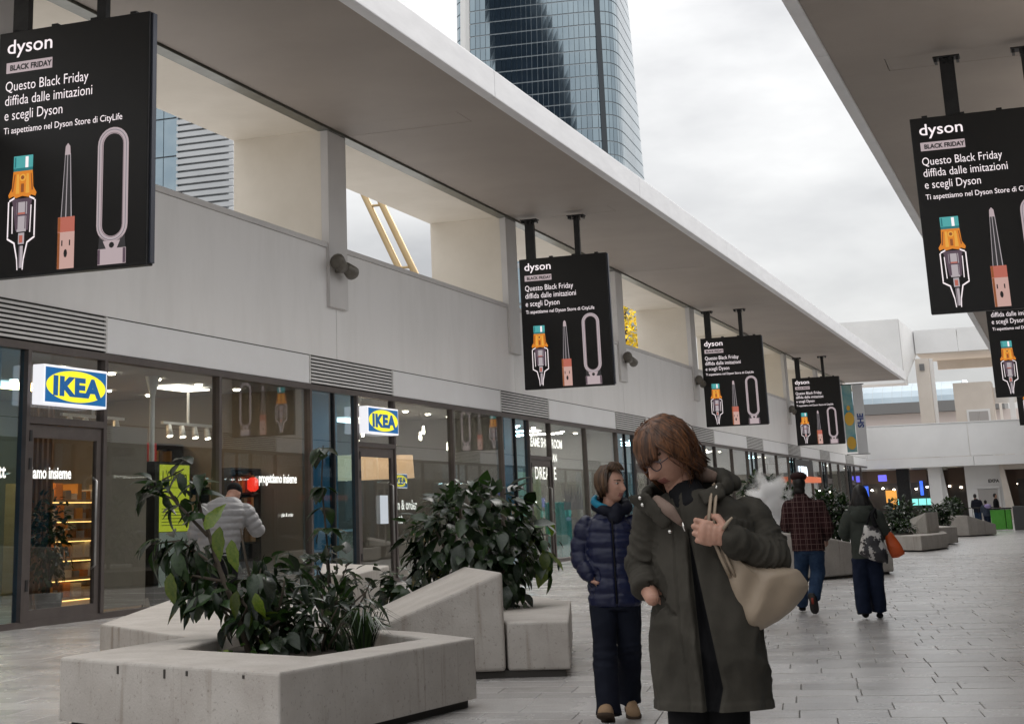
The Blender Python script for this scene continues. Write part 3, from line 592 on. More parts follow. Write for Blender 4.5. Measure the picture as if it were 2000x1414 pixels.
    r1 = ring(.785, .317, .186, .447, .012, l=2); rg = MB(); rg.add(r1.v, r1.f); rg.build('print', G['silver'], t)
    for du in (.012, .030): r1 = ring(.785, .315, .20 - 2 * du, .46 - 2 * du / 1.424, .003, l=3); rg = MB(); rg.add(r1.v, r1.f); rg.build('print', G['purple'], t)
    build([poly(rect(.70, .715, .002, .06), 0, 4), poly(rect(.86, .877, .002, .06), 0, 4)], G['purple'], 'print')
    build([poly([(.70, .06), (.875, .06), (.868, .115), (.82, .095), (.785, .088), (.75, .095), (.705, .115)], 0)], G['dark'], 'print')
    build([poly(rect(.698, .878, .0, .062), 0, 2), poly([(.73, .092), (.84, .092), (.82, .062), (.75, .062)], 0, 2)], G['rose'], 'print'); build([poly([(.787 + .017 * math.cos(i * .785), .075 + .012 * math.sin(i * .785)) for i in range(8)], 0, 3)], G['ink'], 'print')
BBG = 'black advertising displays hung under the canopies'
bb0 = thing('hanging_display', 'huge black hanging advert screen at upper left, nearest of the left row', 'display', (-12.72, 19.25, 4.8), BBG)
billboard_parts(bb0, -13.95, 19.25, 4.84)
for xl, yf, zb, lab in ((-13.86, 43.75, 4.73, 'black hanging advert screen in the middle of the picture, second of the left row'), (-13.86, 68.3, 4.66, 'black hanging advert screen above the bowed woman, third of the left row'), (-13.86, 92.6, 4.60, 'small black hanging advert screen beside the painted banner, last of the left row'),
                        (-2.02, 30.9, 4.66, 'large black hanging advert screen cut by the right edge'), (-1.95, 55.2, 4.50, 'lower black hanging advert screen at right edge, mostly hidden by the larger one'), (-1.95, 79.5, 4.6, 'black hanging advert screen farther along the right canopy, behind two others')):
    c = copy_tree(bb0, None, lab, (xl + 1.23, yf, zb - .04))
    if xl > -5:
        for ch in c.children:
            if ch.name.startswith(('pole', 'bracket')): ch.location.x += .44
tag(box('wall_conduit', M['steel'], None, -14.12, -14.08, 45.2, 45.24, 7.2, 9.4), 'thin steel conduit running up the wall behind the middle screen', 'conduit')

# ------------------------------------------------------------------ wall lamps
lm_ = mat('lamp_grey', (.17, .155, .135), (.13, .12, .1), 8, .5, metal=.4)
for Yl, zl, lab in ((31.6, 6.5, 'grey twin wall spotlight on the pier below the golden brace'), (56.2, 6.42, 'grey wall spotlight right of the middle screen'), (68.05, 6.4, 'grey wall spotlight left of the third screen'), (92.4, 6.4, 'tiny grey wall spotlight left of the last screen')):
    t = thing('wall_spotlight', lab, 'lamp', (-14.12, Yl, zl), 'wall spotlights on the piers')
    MB().tube([(-14.12, Yl, zl), (-13.95, Yl, zl)], .07, 10).build('bracket', lm_, t, smooth=True)
    MB().tube([(-13.93, Yl - .42, zl + .10), (-13.93, Yl - .36, zl + .13), (-13.93, Yl - .05, zl + .02)], [.13, .17, .12], 12).build('lamp_head', lm_, t, smooth=True)
    MB().tube([(-13.9, Yl + .42, zl - .08), (-13.9, Yl + .36, zl - .04), (-13.9, Yl + .02, zl + .05)], [.12, .16, .11], 12).build('lamp_head', lm_, t, smooth=True)

# ------------------------------------------------------------------ concrete planters
def planter_piece(t, poly, z, name, z0=.06, bevel=.022):
    o = MB().prism(poly, z0, z).build(name, M['concrete'], t, bevel=bevel, seg=3); return o
def rim_with_hole(t, outer, hole, z, name, z0=.06, soil_z=None):
    """concrete rim: outer polygon with a soil opening"""
    bm = bmesh.new()
    def loop(pts, zz): return [bm.verts.new((p[0], p[1], zz)) for p in pts]
    zo = z if hasattr(z, '__len__') else [z] * len(outer)
    vo = [bm.verts.new((p[0], p[1], a)) for p, a in zip(outer, zo)]; vh = loop(hole, min(zo)); vb = loop(outer, z0); vd = loop(hole, z0 + .1)
    eo = [bm.edges.new((vo[i], vo[(i + 1) % len(vo)])) for i in range(len(vo))]; eh = [bm.edges.new((vh[i], vh[(i + 1) % len(vh)])) for i in range(len(vh))]
    bmesh.ops.triangle_fill(bm, use_beauty=True, edges=eo + eh)
    for a, b in ((vo, vb), (vh, vd)):
        for i in range(len(a)): bm.faces.new((a[i], a[(i + 1) % len(a)], b[(i + 1) % len(a)], b[i]))
    bmesh.ops.recalc_face_normals(bm, faces=bm.faces)
    me = bpy.data.meshes.new(name); bm.to_mesh(me); bm.free(); me.materials.append(M['concrete'])
    o = place(bpy.data.objects.new(name, me), t, .022, 3)
    MB().add([(p[0], p[1], (soil_z or min(zo) - .1)) for p in hole], [tuple(range(len(hole)))]).build('soil', M['soil'], t)
    return o
fpn = thing('concrete_planter', 'low star shaped white concrete planter bench in the left foreground, full of shrubs', 'planter', (-5.6, 11.3, 0), 'concrete planters along the promenade')
rim_with_hole(fpn, [(-6.77, 10.3), (-4.55, 9.25), (-4.24, 11.88), (-4.95, 12.55), (-5.9, 13.15), (-6.9, 15.4), (-9.6, 16.9), (-8.6, 13.74), (-6.80, 12.12)],
              [(-6.2, 10.95), (-4.86, 10.35), (-4.62, 11.9), (-5.3, 12.5), (-6.2, 13.0), (-6.7, 13.9), (-6.5, 12.4)], [.475, .475, .475, .475, .475, .5, .56, .48, .475], 'rim')
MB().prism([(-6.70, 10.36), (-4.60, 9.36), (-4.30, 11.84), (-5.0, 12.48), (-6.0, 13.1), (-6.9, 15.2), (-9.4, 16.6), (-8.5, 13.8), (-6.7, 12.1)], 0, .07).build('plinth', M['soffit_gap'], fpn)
for k_, h_ in ((.30, .05), (.52, .055), (.62, .03), (.86, .02)):
    a_ = Vector((-6.77, 10.3, 0)).lerp(Vector((-4.55, 9.25, 0)), k_); MB().obox((a_.x, a_.y, .445 - h_ / 2), .018, .012, h_, Matrix.Rotation(math.atan2(-1.05, 2.22), 3, 'Z')).build('drain_slot', M['soffit_gap'], fpn)
rpn = thing('concrete_planter', 'ramped white concrete planter bench holding the large leafy bush', 'planter', (-5.5, 15.5, 0), 'concrete planters along the promenade')
MB().prism([(-5.82, 13.42), (-4.69, 13.90), (-5.68, 15.72), (-6.6, 15.25)], .06, [.40, .87, .87, .44]).build('ramp', M['concrete'], rpn, bevel=.03, seg=3)
planter_piece(rpn, [(-4.683, 13.93), (-4.17, 14.07), (-5.12, 17.4), (-5.85, 17.4), (-5.65, 16.3), (-5.02, 14.66)], .45, 'bench')
planter_piece(rpn, [(-5.86, 17.41), (-5.13, 17.41), (-5.9, 18.6), (-7.64, 17.9), (-7.2, 17.2)], .44, 'rim')
planter_piece(rpn, [(-7.64, 17.3), (-7.9, 18.3), (-8.56, 20.7), (-10.4, 22.6), (-8.5, 18.4)], .75, 'block')
MB().prism([(-5.7, 15.75), (-5.06, 14.75), (-5.66, 16.3), (-5.87, 17.4), (-7.2, 17.2), (-7.6, 17.0), (-6.62, 15.3)], .05, .34).build('soil', M['soil'], rpn)
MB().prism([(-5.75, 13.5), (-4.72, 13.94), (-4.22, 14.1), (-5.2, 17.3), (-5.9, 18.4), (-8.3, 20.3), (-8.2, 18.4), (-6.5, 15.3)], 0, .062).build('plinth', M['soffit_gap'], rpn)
# planter behind the walkers
epn = thing('concrete_planter', 'sloping white concrete planter wall behind the man in the plaid shirt', 'planter', (-5, 33, 0), 'concrete planters along the promenade')
MB().prism([(-6.6, 30.6), (-4.56, 32.1), (-4.02, 33.4), (-4.6, 36.2), (-6.6, 33.6)], .05, [1.05, .80, .60, .45, .95]).build('ramp', M['concrete'], epn, bevel=.03)
MB().prism([(-4.0, 33.6), (-3.5, 34.3), (-4.2, 38.0), (-5.6, 38.0), (-4.62, 36.22)], .05, .44).build('bench', M['concrete'], epn, bevel=.03)
MB().prism([(-6.62, 33.7), (-4.64, 36.25), (-5.6, 38.0), (-8.2, 38), (-8, 34)], .05, .36).build('soil', M['soil'], epn)
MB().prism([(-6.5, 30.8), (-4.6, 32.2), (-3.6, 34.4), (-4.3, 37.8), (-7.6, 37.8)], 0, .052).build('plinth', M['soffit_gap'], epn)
# mid planter (white facets beyond the orange bag)
mpn = thing('concrete_planter', 'faceted white concrete planter just beyond the woman with the orange bag', 'planter', (-4.6, 51, 0), 'concrete planters along the promenade')
MB().prism([(-4.95, 50.2), (-4.20, 49.15), (-3.87, 50.9), (-3.70, 52.35), (-4.0, 55.5), (-5.2, 55.5), (-6.3, 52.5)], .04, .44).build('bench', M['concrete'], mpn, bevel=.02)
MB().prism([(-4.9, 53.0), (-4.25, 52.2), (-4.05, 54.2), (-5.3, 56.0), (-5.9, 55.0)], .44, [.52, 1.05, 1.05, .6, .5]).build('ramp', M['concrete'], mpn, bevel=.02)
MB().prism([(-5.5, 51.4), (-4.9, 50.6), (-4.6, 51.4), (-4.9, 52.9), (-5.9, 53.2)], .445, .47).build('soil', M['soil'], mpn)
MB().prism([(-4.3, 55.6), (-3.75, 57.5), (-4.8, 62), (-6.4, 61), (-5.3, 55.7)], .04, .55).build('bench', M['concrete'], mpn, bevel=.02)
dpn = thing('concrete_planter', 'farthest white concrete planter wedge, in front of the green bin', 'planter', (-4, 70, 0), 'concrete planters along the promenade')
MB().prism([(-4.9, 68.8), (-4.05, 68.9), (-3.12, 70.6), (-3.5, 74), (-5.6, 74)], .04, [.80, .80, .42, .42, .8]).build('ramp', M['concrete'], dpn, bevel=.02)
MB().prism([(-5.9, 68.4), (-4.92, 68.7), (-5.5, 74), (-7.0, 73)], .04, .42).build('bench', M['concrete'], dpn, bevel=.02)
# ------------------------------------------------------------------ building closing the promenade
EM = dict(wall=mat('end_wall', (.80, .80, .80), (.74, .74, .74), .4, .5), beige=mat('end_beige', (.66, .60, .54), (.60, .54, .48), .5, .6), pink=mat('rear_pinkish', (.60, .53, .50), rough=.6),
          roofblue=mat('zinc_roof', (.42, .50, .56), (.36, .44, .50), .2, .3, metal=.3), grey=mat('dark_eaves', (.16, .16, .16), rough=.6), door=mat('lift_door', (.42, .40, .39), rough=.35, metal=.5),
          shade=mat('shopfront_dark', (.05, .04, .037), (.08, .06, .05), .6, .3), brown=mat('shopfront_brown', (.13, .085, .065), rough=.5))
E_ = thing('end_building', 'white two storey building with long balcony parapet closing the far end', 'building', (-8, 129, 0))
def eb(name, m, x0, x1, y0, y1, z0, z1, p=E_, bevel=0): return box(name, m, p, x0, x1, y0, y1, z0, z1, bevel)
# balcony
eb('balcony_panel', EM['wall'], -14.6, -6.9, 129.0, 129.3, 4.56, 6.95); eb('balcony_panel', EM['wall'], -6.87, 6, 129.0, 129.3, 4.56, 6.95)
eb('balcony_band', EM['wall'], -14.6, -6.7, 129.02, 129.4, 3.85, 4.53); eb('balcony_band', EM['wall'], -6.67, 6, 129.02, 129.4, 3.85, 4.53)
eb('balcony_floor', EM['beige'], -18, 6, 129.4, 150, 3.9, 4.5); eb('coping', EM['wall'], -14.6, 6, 128.95, 129.4, 6.955, 7.02)
# ground floor
eb('rear_wall', EM['brown'], -40, 8, 146, 146.4, 0, 3.9)
eb('shop_glass', EM['shade'], -17, -10.9, 139, 139.3, 0, 2.9); eb('shop_fascia', EM['brown'], -17, -10.9, 138.9, 139.4, 2.9, 3.9)
eb('shop_glass', EM['shade'], -9.2, -7.6, 138, 138.2, 0, 2.6); eb('shop_fascia', EM['brown'], -9.2, -7.6, 137.9, 138.2, 2.6, 3.9)
MB().prism([(-10.1, 130), (-9.2, 130), (-9.2, 131), (-10.1, 131)], 0, 3.88).build('pillar', EM['wall'], E_)
MB().add([(-9.15, 130.4, 0), (-8.65, 130.4, 0), (-8.65, 131, 0), (-9.15, 131, 0), (-9.55, 130.4, 3.88), (-9.12, 130.4, 3.88), (-9.12, 131, 3.88), (-9.55, 131, 3.88)], [(0, 3, 2, 1), (4, 5, 6, 7), (0, 1, 5, 4), (1, 2, 6, 5), (2, 3, 7, 6), (3, 0, 4, 7)]).build('slanting_pillar', EM['wall'], E_)
eb('stair_core', EM['wall'], -7.55, -4.9, 131, 134, 0, 3.9)
dr = eb('door', EM['door'], -6.75, -5.35, 130.9, 130.98, 0, 2.1); eb('door_frame', EM['wall'], -6.9, -6.76, 130.85, 130.99, 0, 2.2, dr); eb('door_frame', EM['wall'], -5.34, -5.2, 130.85, 130.99, 0, 2.2, dr); eb('door_frame', EM['wall'], -6.9, -5.2, 130.85, 130.99, 2.2, 2.35, dr)
lettering('EXPA', .32, mat('sign_print', (.05, .05, .05), rough=.6), E_, (-5.95, 130.97, 2.62), (1, 0, 0), (0, 0, 1), bold=.01)
MB().add([(-4.85, 130, 0), (-4.2, 130, 0), (-4.2, 130.6, 0), (-4.85, 130.6, 0), (-5.05, 130, 3.85), (-4.75, 130, 3.85), (-4.75, 130.6, 3.85), (-5.05, 130.6, 3.85)], [(0, 3, 2, 1), (4, 5, 6, 7), (0, 1, 5, 4), (1, 2, 6, 5), (2, 3, 7, 6), (3, 0, 4, 7)]).build('slanting_pillar', EM['beige'], E_)
eb('shop_glass', EM['shade'], -4.1, 6, 137, 137.3, 0, 2.9); eb('shop_fascia', EM['brown'], -4.1, 6, 136.9, 137.2, 2.9, 3.9)
eb('lintel', EM['beige'], -4.8, 6, 130.1, 130.5, 3.5, 3.84)
# upper level
eb('column', EM['beige'], -10.2, -9.2, 130.5, 131.6, 4.5, 11.9); eb('column_trim', M['panel'], -9.19, -8.95, 130.9, 131.6, 4.5, 11.9)
eb('speaker_box', EM['grey'], -9.9, -9.55, 130.4, 130.49, 11.0, 11.5)
eb('lift_tower', EM['beige'], -7.8, -5.0, 133, 136, 4.5, 10.1)
ld = eb('lift_doorway', EM['wall'], -7.0, -5.3, 132.9, 132.99, 4.5, 8.05); eb('door_leaf', EM['door'], -6.85, -6.16, 132.85, 132.895, 4.5, 7.9, ld); eb('door_leaf', EM['door'], -6.14, -5.45, 132.85, 132.895, 4.5, 7.9, ld)
# high roof: white fascia panels and soffit
MB().prism([(-16, 128), (-10.9, 128), (-10.9, 131), (-16, 131)], 10.0, 14.75).build('roof_panel', EM['wall'], E_)
MB().add([(-10.88, 128, 10.0), (-10.15, 131.5, 12.3), (-10.15, 131.5, 14.05), (-10.88, 128, 14.75), (-10.88, 128.4, 10.0), (-10.15, 131.9, 12.3), (-10.15, 131.9, 14.05), (-10.88, 128.4, 14.75)], [(0, 1, 2, 3), (7, 6, 5, 4), (0, 4, 5, 1), (3, 2, 6, 7)]).build('roof_panel', EM['wall'], E_)
eb('roof_panel', EM['wall'], -10.13, -7.0, 131.2, 131.5, 12.35, 14.1); eb('roof_panel', EM['wall'], -6.96, 6, 131.2, 131.5, 12.35, 14.1)
eb('roof_soffit', EM['beige'], -10.1, 6, 131.5, 139, 12.3, 12.5); eb('roof_beam', EM['beige'], -9.1, 6, 138.5, 139, 11.6, 12.3); eb('roof_top', EM['wall'], -16, 6, 131.5, 139, 13.9, 14.0)
eb('frame_post', EM['wall'], -3.9, -3.5, 134, 134.5, 4.5, 9.8); eb('frame_post', EM['wall'], -4.85, -4.65, 140, 140.3, 4.5, 9); eb('frame_beam', EM['wall'], -5.5, 4, 136, 136.5, 8.6, 9.8)
# building behind it
Z_ = thing('rear_building', 'pinkish building with blue grey curved zinc roof behind the far balcony', 'building', (-12, 165, 0))
box('wall', EM['pink'], Z_, -24, -8.6, 165, 175, 0, 9.6)
for i in range(9): box('window', EM['shade'] if i % 3 else mat('curtain_teal', (.18, .26, .27), rough=.4), Z_, -18.0 + i * .92, -17.16 + i * .92, 164.9, 164.99, 6.6, 8.3)
box('wall', EM['pink'], Z_, -8.55, -4, 165, 175, 0, 9.6); box('window', EM['shade'], Z_, -8.4, -5.2, 164.9, 164.99, 6.6, 8.4)
box('eaves', EM['grey'], Z_, -24, -5.2, 164, 175, 9.62, 10.6)
for i in range(13):
    x0 = -21 + i * .92; mb = MB(); n = 5; x1 = x0 + .9
    for j in range(n):
        a, b = j / n * 1.5, (j + 1) / n * 1.5; mb.add([(x0, 166 + 5 * (1 - math.cos(a)), 10.6 + 2.2 * math.sin(a)), (x1, 166 + 5 * (1 - math.cos(a)), 10.6 + 2.2 * math.sin(a)), (x1, 166 + 5 * (1 - math.cos(b)), 10.6 + 2.2 * math.sin(b)), (x0, 166 + 5 * (1 - math.cos(b)), 10.6 + 2.2 * math.sin(b))], [(0, 1, 2, 3)])
    mb.build('roof_sheet', EM['roofblue'], Z_, smooth=True)
MB().add([(-9.0, 166, 10.6), (-7.4, 167, 10.6), (-8.6, 169.5, 12.75), (-9.0, 169.5, 12.8)], [(0, 1, 2, 3)]).build('roof_sheet', EM['roofblue'], Z_)
# lights, screens at the far shops
scr = emis('screen_blue', (.05, .16, .95), .8); scc = emis('counter_teal', (.25, .80, .72), .75); sco = emis('poster_orange', (.95, .42, .08), .55)
t = thing('bar_counter', 'row of glowing teal panels of a far counter', 'counter', (-12.2, 138.6, 0)); [box('panel', scc, t, -13.55 + i * .62, -13.0 + i * .62, 138.6, 138.7, 1.15, 1.65) for i in range(5)]
tag(box('blue_screen', scr, None, -13.2, -12.3, 138.7, 138.75, 1.95, 2.75, .02), 'blue lit menu screen above the teal counter', 'screen'); tag(box('blue_banner', scr, None, -11.5, -11.25, 138.7, 138.75, 1.9, 3.0, .02), 'narrow blue lit strip right of the menu screen', 'screen')
tag(box('blue_shop_sign', emis('sign_violet', (.16, .15, .95), .7), None, -13.55, -12.95, 128.3, 128.4, 2.95, 3.4, .02), 'small violet blue lit sign at the far corner', 'sign')
tag(box('orange_poster', sco, None, -13.4, -12.6, 131.0, 131.05, .9, 2.3, .02), 'orange lit poster beside the far black pillar', 'poster')
tag(box('corner_pillar', M['black'], None, -12.5, -11.6, 131, 132, 0, 3.84, .02), 'black pillar under the far balcony', 'pillar')
t = thing('lamp_row', 'small white lights inside the far shopfronts', 'lamp', (-9, 137.5, 2.6))
for i in range(14): box('bulb', spotm, t, -15.2 + i * .85, -15.05 + i * .85, 137.85, 137.88, 2.35 + .12 * (i % 2), 2.45 + .12 * (i % 2))
# sign "um" and orange band
t = thing('shop_sign', 'lit white letters um over an orange band, right of the smoke', 'sign', (-14.0, 95, 2.9)); lettering('um', 1.0, emis('um_white', (.8, .9, 1), 1.2), t, (-13.95, 92.6, 3.0), (0, 1, 0), (0, 0, 1), bold=.03, sx=2.6)
box('band', emis('um_orange', (.7, .16, .06), .4), t, -14.1, -13.6, 92.0, 98.5, 2.62, 2.92); box('back_panel', M['black'], t, -14.1, -14.0, 91.9, 98.5, 2.93, 3.85)
# painted banner
t = thing('hanging_banner', 'tall teal and yellow painted banner beside the last screen', 'banner', (-12, 105, 4.4))
pb = lambda x0, x1, z0, z1, m, y=105.0, n='cloth': box(n, m, t, x0, x1, y - .02, y, z0, z1)
pb(-12.75, -12.15, 4.45, 8.5, mat('banner_teal', (.05, .25, .33), (.28, .40, .36), .9, .7)); pb(-12.12, -11.5, 4.35, 8.5, mat('banner_pale', (.55, .56, .58), rough=.7))
byel = mat('banner_yellow', (.60, .36, .05), rough=.7)
for cz, r in ((6.45, .42), (5.0, .40), (7.1, .16)): MB().add([(-12.45 + r * .7 * math.cos(i * .5236), 104.97, cz + r * math.sin(i * .5236)) for i in range(12)], [tuple(range(12))]).build('yellow_disc', byel, t)
lettering('SHE', .5, mat('banner_navy', (.03, .06, .22), rough=.6), t, (-11.62, 104.97, 5.9), (0, 0, 1), (-1, 0, 0), bold=.02); box('rod', M['black'], t, -12.8, -11.4, 104.96, 105.02, 8.5, 8.55); box('rod', M['black'], t, -12.8, -11.4, 104.96, 105.02, 4.3, 4.34)
tag(box('banner_bracket', M['steel'], None, -14.1, -12.8, 104.9, 104.95, 8.5, 8.54), 'thin steel arm holding the painted banner', 'bracket')
# bins and barrier
t = thing('waste_bin', 'bright green recycling bin at far right', 'bin', (-3.2, 81, 0)); gm_ = mat('bin_green', (.07, .34, .03), (.10, .40, .05), 3, .4)
box('body', gm_, t, -3.75, -3.12, 81, 81.6, .04, .92, .03); box('body', gm_, t, -3.10, -2.86, 81, 81.6, .04, .92, .03); box('lid', M['black'], t, -3.8, -2.82, 80.98, 81.65, .93, 1.0, .02)
t = thing('waste_bin', 'dark grey leaning bin beside the green bin', 'bin', (-2.4, 79.5, 0)); MB().prism([(-2.72, 79.4), (-2.15, 79.4), (-2.15, 80), (-2.72, 80)], .02, 1.06).build('body', mat('bin_grey', (.07, .07, .072), rough=.5), t, bevel=.03)
t = thing('metal_barrier', 'low dark wire railing behind the far planters', 'railing', (-6.5, 90, 0)); MB().tube([(-8.2, 90, 1.0), (-3.8, 90, 1.0)], .025, 6).build('rail', M['black'], t)
for i in range(16): MB().tube([(-8.2 + i * .29, 90, 0), (-8.2 + i * .29, 90, 1.0)], .012, 5).build('bar', M['black'], t)

# ------------------------------------------------------------------ glass tower
def tower(name, label, cx, cy, a, rot, z0, z1, fl, ncol, glassm, twist, taper, vis, exp=7.0, core=None):
    T = thing(name, label, 'tower', (cx, cy, 0))
    def pt(u, z, off=0.0):
        an = u * 2 * math.pi; c, s = math.cos(an), math.sin(an); k = (abs(c) ** exp + abs(s) ** exp) ** (-1 / exp)
        h = (a / 2) * (1 + taper * (z1 - z)) + off; x, y_ = k * c * h, k * s * h; t = rot + twist * z
        return (cx + x * math.cos(t) - y_ * math.sin(t), cy + x * math.sin(t) + y_ * math.cos(t), z)
    # arc length even columns
    N = 720; acc = [0]; pr_ = pt(0, z0)
    for i in range(1, N + 1):
        q = pt(i / N, z0); acc.append(acc[-1] + math.dist(pr_, q)); pr_ = q
    us = []
    for j in range(ncol):
        tgt = acc[-1] * j / ncol; i = next(i for i in range(N + 1) if acc[i] >= tgt); us.append(i / N)
    us.append(1.0); nf = int((z1 - z0) / fl); core_ = MB(); rest = MB(); panes = []
    for f in range(nf + 1):
        z = z0 + f * fl
        core_.v += [pt(u, z, -.25) for u in us[:-1]]
        if f < nf: core_.f += [(f * ncol + j, f * ncol + (j + 1) % ncol, (f + 1) * ncol + (j + 1) % ncol, (f + 1) * ncol + j) for j in range(ncol)]
    core_.f.append(tuple(range(nf * ncol, (nf + 1) * ncol)))
    core_.m = [0] * len(core_.f); core_.build('core', core or M['steel'], T)
    rr = random.Random(5)
    for f in range(nf):
        z = z0 + f * fl
        for j in range(ncol):
            du = (us[j + 1] - us[j]) * .04; ua, ub = us[j] + du, us[j + 1] - du; za, zb_ = z + fl * .06, z + fl * .97; t_ = rr.uniform(-.0025, .0025)
            vs = [pt(ua, za, t_), pt(ub, za, -t_), pt(ub, zb_, -t_), pt(ua, zb_, t_), pt(ua, za, -.2), pt(ub, za, -.2), pt(ub, zb_, -.2), pt(ua, zb_, -.2)]
            fs = [(0, 1, 2, 3), (0, 4, 5, 1), (1, 5, 6, 2), (2, 6, 7, 3), (3, 7, 4, 0)]
            m_ = pt((ua + ub) / 2, z); nx, ny = m_[0] - cx, m_[1] - cy
            facing = -(nx * cx + ny * cy) / math.hypot(nx, ny) / math.hypot(cx, cy)
            if vis and vis[0] < z < vis[1] and facing > -.1: panes.append((-facing - .001 * z, vs, fs))
            else: rest.add(vs, fs)
    panes.sort(key=lambda p: p[0])
    for i, (_, vs, fs) in enumerate(panes):
        if i < 300: MB().add(vs, fs).build('pane', glassm, T)
        else: rest.add(vs, fs)
    stuff(rest.build('pane_field', glassm, T)); return T, pt
tg = mat('tower_glass', (.27, .34, .385), (.32, .39, .43), .08, .06, metal=1.0)
TW, tpt = tower('glass_tower', 'tall blue glass skyscraper with rounded corners rising behind the canopy', -124.5, 428, 44, R_(-3.5), 20, 190, 3.6, 116, tg, .0013, .0004, (84, 150), core=mat('tower_frame', (.40, .44, .47), rough=.35, metal=.6))
# recess line on the corner and white edge fin
mb = MB(); mb2 = MB()
tower_dark = mat('tower_recess', (.03, .04, .05), rough=.3)
for nm, u_, off, m_, wd in (('recess_strip', .862, .35, tower_dark, .0035), ('edge_fin', .640, 1.2, M['white'], .004)):
    mb = MB(); n = 24
    for i in range(n + 1):
        z = 20 + 170 * i / n; uu = u_ - (.00012 * (z - 110) if nm == 'recess_strip' else 0)
        mb.v += [tpt(uu - wd, z, off), tpt(uu + wd, z, off), tpt(uu + wd, z, -.3), tpt(uu - wd, z, -.3)]
    mb.f = [(i * 4 + j, i * 4 + (j + 1) % 4, i * 4 + 4 + (j + 1) % 4, i * 4 + 4 + j) for i in range(n) for j in range(4)]; mb.m = [0] * len(mb.f); mb.build(nm, m_, TW)
DK, _ = tower('reflection_tower', 'dark tower added out of direct view so that the glass skyscraper mirrors a dark band', -140, 262, 24, .2, 0, 235, 5.5, 20, mat('reflection_tower_glass', (.03, .042, .06), rough=.45, spec=.1), 0, 0, None, core=mat('reflection_tower_frame', (.03, .04, .055), rough=.7, spec=.1))  # hidden tower added only for its dark reflection in the glass tower
# block seen through the first wall slot
O_ = thing('office_block', 'pale office block with ribbed facade seen through the first wall slot', 'building', (-52, 92, 0))
rb_ = mat('ribbed_metal', (.52, .54, .56), (.46, .48, .50), .3, .5); gb_ = mat('office_glass', (.26, .34, .40), (.33, .41, .46), .4, .1, metal=.7)
box('wall', rb_, O_, -62, -48.9, 92.6, 110, 0, 34)
for i in range(40): box('rib', rb_, O_, -52.6, -48.4, 92.2, 92.55, 14 + i * .45, 14.3 + i * .45)
for i in range(5):
    for j in range(8): box('pane', gb_, O_, -58.0 + i * 1.1, -56.95 + i * 1.1, 92.3, 92.5, 12 + j * 2.6, 14.5 + j * 2.6)
O2 = thing('office_block', 'blue glass office block glimpsed beside the middle screen', 'building', (-36, 112, 0))
box('frame', rb_, O2, -42, -32.6, 112.3, 130, 0, 19)
for i in range(8):
    for j in range(4): box('pane', gb_, O2, -41.9 + i * 1.16, -40.85 + i * 1.16, 112.1, 112.29, 8 + j * 2.7, 10.5 + j * 2.7)
# golden braces
gold = mat('gold_tube', (.46, .34, .19), (.40, .29, .15), .5, .35, metal=.5)
t = thing('golden_brace', 'pair of slanting golden steel tubes seen through the second wall slot', 'brace', (-17, 55, 0), )
for dx in (0, .52): MB().tube([(-17.35 + dx, 55, 0), (-27.05 + dx, 55, 21.0)], .13, 10).build('tube', gold, t, smooth=True)
for i in range(8): z = 3 + i * 2.4; x = -17.35 - 9.7 * z / 21; MB().tube([(x, 55, z), (x + .52, 55, z)], .05, 6).build('rung', gold, t)
# ------------------------------------------------------------------ plants
def leafmat(name, c1, c2, rough=.27):
    m = mat(name, c1, c2, 9, rough, .15, bscale=40, coord='obj', spec=.45, dist=.004)
    n = m.node_tree; lk = n.links.new; b = n.nodes['Principled BSDF']; base = b.inputs['Base Color'].links[0].from_socket
    oi = n.nodes.new('ShaderNodeObjectInfo'); at_ = n.nodes.new('ShaderNodeAttribute'); at_.attribute_name = 'tone'
    ad = n.nodes.new('ShaderNodeMath'); ad.operation = 'ADD'; lk(oi.outputs['Random'], ad.inputs[0]); lk(at_.outputs['Fac'], ad.inputs[1])
    fr = n.nodes.new('ShaderNodeMath'); fr.operation = 'FRACT'; lk(ad.outputs[0], fr.inputs[0])
    mr = n.nodes.new('ShaderNodeMapRange'); mr.inputs['To Min'].default_value = .45; mr.inputs['To Max'].default_value = 1.55; lk(fr.outputs[0], mr.inputs['Value'])
    v = n.nodes.new('ShaderNodeVectorMath'); v.operation = 'SCALE'; lk(base, v.inputs[0]); lk(mr.outputs[0], v.inputs['Scale']); lk(v.outputs[0], b.inputs['Base Color'])
    tl_ = n.nodes.new('ShaderNodeBsdfTranslucent'); v2 = n.nodes.new('ShaderNodeVectorMath'); v2.operation = 'MULTIPLY'; v2.inputs[1].default_value = (1.6, 1.9, .8); lk(v.outputs[0], v2.inputs[0]); lk(v2.outputs[0], tl_.inputs['Color'])
    ms = n.nodes.new('ShaderNodeMixShader'); ms.inputs[0].default_value = .25; lk(b.outputs[0], ms.inputs[1]); lk(tl_.outputs[0], ms.inputs[2]); lk(ms.outputs[0], n.nodes['Material Output'].inputs['Surface'])
    return m
LM = dict(dark=leafmat('leaf_dark', (.008, .017, .008), (.017, .031, .014)), mid=leafmat('leaf_mid', (.016, .034, .012), (.028, .052, .019)), lime=leafmat('leaf_lime', (.05, .085, .012), (.10, .125, .02)),
          grey=leafmat('leaf_greygreen', (.026, .04, .028), (.05, .066, .05)), yellow=leafmat('leaf_yellow', (.62, .42, .03), (.75, .55, .05), .5))
bark = mat('stem_bark', (.035, .025, .017), (.06, .045, .03), 20, .8)
